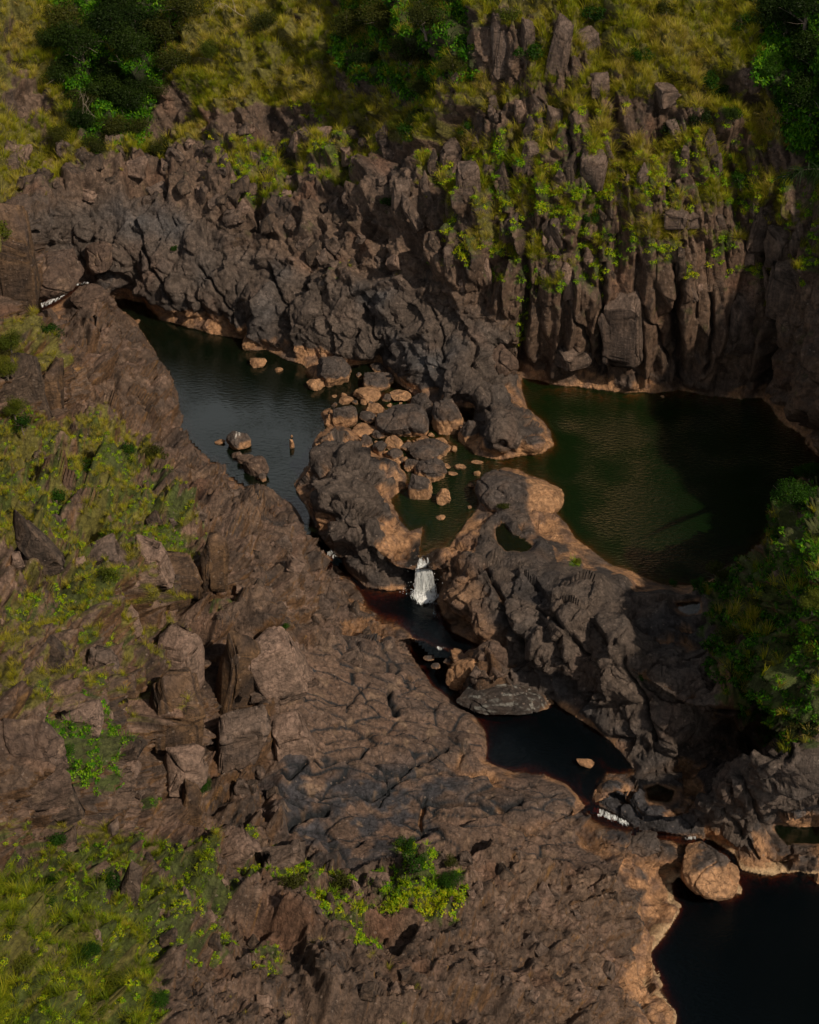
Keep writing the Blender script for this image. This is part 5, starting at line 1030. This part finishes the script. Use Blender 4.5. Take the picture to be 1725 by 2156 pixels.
def trunk_mesh(name, seed, h=1.0, limbs=6):
    rs = np.random.default_rng(seed); V, F = [], []
    p = [np.array([0, 0, -.95 * h])]
    for k in range(4): p.append(p[-1] + np.array([rs.normal() * .05, rs.normal() * .05, .26 * h]))
    tube(p, [.06, .05, .045, .035, .02], V, F)
    for k in range(limbs):
        s = p[rs.integers(1, 4)]; d = rs.normal(size=3); d[2] = abs(d[2]) * .6 + .3; d /= np.linalg.norm(d); e = [s, s + d * .25, s + d * .5 + rs.normal(size=3) * .04, s + d * .8 + rs.normal(size=3) * .06]; tube(e, [.03, .022, .015, .006], V, F, 5)
    return mesh_np(name, V, F, M_BARK)
PROT = {}
for key, mat in (('d', M_LEAF_D), ('g', M_LEAF_G), ('y', M_LEAF_Y), ('o', M_LEAF_O)):
    for sz, (n, lf, lo) in (('L', (5200, .034, 17)), ('S', (1300, .062, 9))):
        for v in range(2):
            c = crown_mesh('crown', n, lf, lo, mat, hash((v * 7 + n + ord(key))) % 1000); t_ = trunk_mesh('trunk', v + n)
            PROT[key + sz + str(v)] = (c.data, t_.data); bpy.data.objects.remove(c); bpy.data.objects.remove(t_)
PC = {'n': 0}
def plant(x, y, dpx, key, label, group, big=None, lift=.25, fwd=0):
    """x, y: the crown's centre on the sheet; the plant roots on the ground below it"""
    big = dpx > 44 if big is None else big
    jx = int(np.clip(np.searchsorted(XS, x), 0, NX - 1)); jy = int(np.clip(np.searchsorted(YS, y + dpx * .25), 0, NY - 1)); g = Pg[jy, jx] if not fwd else front(x, y + dpx * .25, fwd)
    r = dpx * scale_at(x, y, float(g[2])) / 2 * (1 if big else 1.2); cm, tm = PROT[key + ('L' if big else 'S') + str(PC['n'] % 2)]; PC['n'] += 1
    dpx_ = 0
    root = empty('tree' if big else 'shrub', (float(g[0]), float(g[1]), float(g[2]))); tag(root, label, 'tree' if big else 'shrub', group)
    rz = random.uniform(0, 6.28); sc = (r * 1.4 * random.uniform(.9, 1.1), r * 1.4, r * 1.25 * random.uniform(.85, 1.1)); zc = r * (lift + .35)
    for nm, d in (('crown', cm), ('trunk' if big else 'stem', tm)):
        o = bpy.data.objects.new(nm, d); COL.objects.link(o); o.parent = root; o.location = (0, 0, zc); o.rotation_euler = (0, 0, rz); o.scale = sc
PL_ = [
 # dark wood, upper left
 (235,50,130,'d','dark tree at the top edge of the upper left wood'),(170,110,110,'d','dark tree on the left rim of the upper left wood'),(290,120,110,'d','dark spreading tree in the middle of the upper left wood'),
 (215,175,100,'d','dark tree below the middle of the upper left wood'),(345,50,110,'o','olive tree at the top right of the upper left wood'),(140,30,90,'o','olive tree at the top left corner of the wood'),
 (270,215,84,'d','small dark tree beside the shaded rock recess'),(235,262,76,'o','olive bush-like tree at the lower tip of the wood'),(170,205,76,'o','olive tree behind the bare pale branches'),(400,35,90,'o','olive tree overhanging the top grass'),(320,180,64,'o','olive tree above the shaded rock recess'),(130,280,60,'o','olive tree above the pale left rocks'),(330,290,60,'o','olive tree just below the shaded rock recess'),(200,310,54,'o','low olive tree nearest the bare grey rock apron'),
 (445,110,50,'y','yellow-green tree between dark wood and open grass'),(560,60,60,'o','olive tree in the open grass near the top'),
 (110,60,80,'d','dark tree at the left edge of the upper wood'),(260,10,90,'d','dark tree at the very top of the wood'),(190,50,90,'d','dark tree between two others at the top of the wood'),(360,120,80,'o','olive tree under the top right tree of the wood'),(240,120,90,'d','dark tree in the heart of the upper left wood'),(130,150,80,'d','dark tree low on the left rim of the wood'),(290,60,90,'d','dark tree right of the topmost one in the wood'),(300,180,70,'d','dark tree just above the shaded rock recess'),(170,250,64,'d','dark tree under the bare pale branches'),(280,265,60,'o','olive tree between recess and rock apron'),
 # scrub in the top middle
 (735,50,80,'o','olive scrub tree left in the top middle thicket'),(810,40,90,'o','olive scrub tree in the centre of the top middle thicket'),(870,110,84,'o','olive scrub tree lower in the top middle thicket'),(940,50,84,'o','olive scrub tree left of the tall rock tower'),(790,130,64,'d','dark scrub tree under the thicket centre'),(900,190,64,'o','olive scrub tree below the thicket'),(970,140,60,'o','olive scrub tree against the tall rock tower'),(680,120,50,'y','yellow-green tree at the thicket left edge'),(850,265,56,'y','yellow-green tree above the ledge shrubs'),(890,255,50,'d','dark tree at the thicket foot'),(780,230,50,'y','yellow shrubby tree with golden leaves over the ledge'),
 # dark forest corner, upper right
 (1650,40,110,'d','dark forest tree at the top right, against the golden grass'),(1710,20,110,'d','dark forest tree in the extreme top right corner'),(1705,110,120,'d','dark forest tree second down the right edge'),(1650,150,70,'g','green tree where golden grass meets the forest'),(1715,200,110,'d','dark forest tree third down the right edge'),(1665,225,70,'g','glossy green tree at the lower end of the forest'),(1715,290,76,'d','dark tree at the foot of the right forest'),(1600,20,44,'g','small green shrub tucked at the top beside the forest'),(1740,360,70,'d','dark tree behind the overhanging frond'),
 # green shrubs on the cliff
 (1105,115,44,'g','bright green bush right of the tall rock tower'),(1135,100,34,'g','green bush in the cleft beside the slim column'),(1345,118,38,'g','bright round bush in the upper grass'),(1485,170,44,'g','round green bush left of the lone grey boulder'),(1525,182,40,'g','leafy bush nearest the lone grey boulder'),(1560,75,44,'g','green bush high in the golden grass'),(1420,265,44,'d','dark bush at the head of the left cleft'),(1530,250,52,'d','dark bush at the head of the fern-filled cleft'),(1470,250,44,'d','dark bush between the two clefts'),(1560,380,34,'g','green bush inside the fern-filled cleft'),(1500,140,34,'g','small green bush above the round one'),
 (965,270,34,'g','green bush at the upper left of the columned cliff'),(1240,460,30,'g','bright bush on the middle ledge of the cliff'),(1280,500,24,'g','small bright bush right of the middle ledge'),(820,425,26,'g','small bright bush beside the lone upright stone'),(880,290,40,'g','rounded green bush over the columns start'),(363,520,16,'g','tiny green bush alone on the grey rocks above the left pool'),(1240,740 - 320,24,'y','yellow bush in the cliff middle'),(1255,15,44,'g','green bush at the top edge right of the outcrop'),(1080,20,44,'y','yellow bush capping the tall rock tower'),(1400,30,40,'o','olive bush in the top grass'),
 # near slope
 (266,988,34,'g','round bluish-green bush on the near slope by the bank'),(165,990,40,'g','yellow-flecked green bush left of the round bluish one'),(325,965,44,'o','dull olive bush on the brow of the near bank'),(420,1652,48,'g','bright round bush at the foot of the dark striped blocks'),(95,1575,30,'g','small bush at the head of the green gully'),(120,1590,36,'g','darker bush in the green gully'),(130,1050,40,'g','green bush among yellow flowers on the near slope'),(200,1245,40,'y','yellow-flowered bush in the steep green strip'),
 (120,1860,50,'g','leafy bush between rocks at the lower left'),(60,1930,56,'g','green bush over the lower left hollow'),(190,1890,44,'g','green bush right of the lower left hollow'),(250,2060,60,'y','broad-leaved bush beside the long grass, lower left'),(300,2130,56,'g','green bush at the bottom edge right of the grass'),(150,1810,40,'o','olive bush under the massive dark outcrop'),(100,1790,36,'g','green bush in the notch below the massive outcrop'),(60,1950,44,'y','golden-leaved bush at the top of the grass bank'),(150,2040,50,'g','green bush in the middle of the grass bank'),(200,2120,44,'y','pale-leaved bush low in the grass bank'),(30,2140,54,'g','green bush in the bottom left corner'),(30,2040,60,'y','golden-leaved bush at the left edge of the grass bank'),(90,2100,56,'y','golden-leaved bush deep in the grass bank'),
 (640,1860,54,'o','wispy olive shrub below the wedge-shaped boulder'),(720,1850,44,'o','wispy olive shrub at the slab edge'),(870,1845,44,'g','bright shrub at the bottom rim of the river slabs'),(945,1870,50,'g','feathery green shrub right of the bright rim shrub'),(855,1780,34,'g','thin green shrub overhanging the river slabs'),(610,1895,40,'o','olive shrub in the lower gully'),(940,1850,30,'o','small olive shrub on the lower rise'),(560,1400 - 70,18,'g','tiny green shrub over the tilted pale block'),(665,1335 - 90,14,'g','tiny shrub on the brown sheet rock'),
 # right ridge
 (1690,1075,96,'g','bushy bright green tree on the right ridge above the dark pool'),(1700,990,60,'g','green treetop at the upper end of the right ridge'),(1660,1000,34,'o','small olive tree beside the upper ridge treetop'),(1715,1150,76,'y','yellow-leaved tree right of the bushy bright green one'),(1630,1150,60,'o','olive tree on the ridge brow over the dark pool'),(1570,1185,50,'o','olive shrubby tree low on the ridge brow'),(1520,1215,40,'o','olive bush where the ridge meets the spur'),(1470,1235,30,'g','small green bush on the spur above the blue rock pool'),(1660,1230,60,'o','olive tree in the shaded ridge middle'),(1715,1260,64,'y','yellow-green tree at the right edge of the ridge middle'),(1600,1260,50,'o','olive tree left in the shaded ridge middle'),(1650,1330,56,'o','olive tree lower in the shaded ridge'),(1700,1370,60,'y','yellow-green tree low at the right edge'),(1570,1340,44,'o','olive bush in the dark hollow'),(1640,1420,50,'o','olive bush deep in the dark hollow'),(1700,1470,56,'o','olive bush lowest at the right edge'),(1600,1480,40,'d','dark bush in the bottom of the hollow'),(1700,1550,40,'d','dark bush hanging behind the buttress'),(1420,1230,20,'g','tiny bush on the near rim of the dark pool'),(1215,1178,16,'y','tiny yellow tuft-like bush on the spur crest'),(1062,1065,20,'o','tiny olive bush on the spur behind the dark-and-orange slab'),(1350,1420,16,'g','tiny green bush on the spur face'),
]
for x, y, d_, k_, lab in [(14,482,44,'y','yellow-green bush crowning the rust-streaked left column'),(42,500,28,'y','small yellow bush at the top edge of the left column'),(18,535,30,'y','small golden bush on the upper face of the left column'),(25,712,60,'y','yellow bush on the ledge under the rust-streaked column'),(75,742,52,'y','golden bush on the ledge between column and dark wall'),
    (100,705,36,'g','green tuft-like bush at the lip of the ledge by the bluff'),(8,770,52,'y','yellow bush at the left edge of the grassy ledge'),(122,775,26,'g','small green bush hanging over the striped pillar'),(10,890,56,'y','golden bush at the left edge under the dark wall'),(45,905,36,'g','bright green bush beside the golden one under the dark wall')]: plant(x, y, d_, k_, lab, 'trees and shrubs on the gorge sides', fwd=1.3)
for x, y, d_, k_, lab in PL_: plant(x, y, d_, k_, lab, 'trees and shrubs on the gorge sides')
# bare pale branches at the edge of the wood
def bare_branch(px, py, label, seed, L_=3.2, dirx=-1):
    rs = np.random.default_rng(seed); jx = int(np.searchsorted(XS, px)); jy = int(np.searchsorted(YS, py)); g = Pg[jy, jx].astype(float) + np.array([0, -.6, .2]); V, F = [], []
    def br(p, d, l, r, lev_):
        pts = [p]; 
        for k in range(5): d = d + rs.normal(size=3) * .18; d /= np.linalg.norm(d); pts.append(pts[-1] + d * l / 5)
        tube([q - g for q in pts], np.linspace(r, r * .35, 6), V, F, 5)
        if lev_ < 3:
            for k in range(3): br(pts[rs.integers(2, 6)], d + rs.normal(size=3) * .6, l * .6, r * .5, lev_ + 1)
    br(g, np.array([dirx * .7, -.3, .7]), L_, .07, 0)
    o = mesh_np('bare_branch', V, F, M_PALE); o.location = g; tag(o, label, 'branch')
M_PALE, t, out = newmat('bleached_wood'); b = N(t, 'ShaderNodeBsdfPrincipled', Roughness=.8); b.inputs['Base Color'].default_value = (.34, .28, .2, 1); t.links.new(b.outputs[0], out.inputs[0])
bare_branch(205,245,'bare pale branch sticking out of the upper left wood',3); bare_branch(520,45,'bare crooked branch over the top grass, left of the thicket',5,2.6,-1)
# dark frond reaching in from the right, close to the viewer
def frond():
    rs = np.random.default_rng(8); V, F, lv = [], [], []; root = empty('overhanging_frond', world(1790, 372, 40)); g = np.array(world(1790, 372, 40)); tag(root, 'dark drooping frond reaching in from the right edge before the cliff', 'frond')
    tip = np.array(world(1645, 392, 40)); ax = tip - g; Vs, Fs = [], []
    tube([ax * t + np.array([0, 0, .9 * math.sin(t * 2.4)]) for t in np.linspace(0, 1, 8)], np.linspace(.05, .01, 8), Vs, Fs, 5)
    for k in range(150):
        t = rs.random(); p = ax * t + np.array([0, 0, .9 * math.sin(t * 2.4)]); d = ax / np.linalg.norm(ax) * .7 + rs.normal(size=3) * .45 + np.array([0, 0, -.25]); d /= np.linalg.norm(d); l = rs.uniform(.8, 1.9) * (1 - .45 * t); sd_ = np.cross(d, rs.normal(size=3)); sd_ /= np.linalg.norm(sd_); b0 = len(V)
        for j in range(4):
            u = j / 3; c = p + d * l * u + np.array([0, 0, -.3 * l * u * u]); ww = .055 * (1 - u * .9); V += [c - sd_ * ww, c + sd_ * ww]; lv += [.1] * 2
            if j: F.append((b0 + 2 * j - 2, b0 + 2 * j - 1, b0 + 2 * j + 1, b0 + 2 * j))
    o = mesh_np('leaves', V, F, M_LEAF_D, root, None, {'leafvar': lv}); tag(o, kind='stuff'); mesh_np('stem', Vs, Fs, M_BARK, root)
frond()
print('done', time.time() - T0)
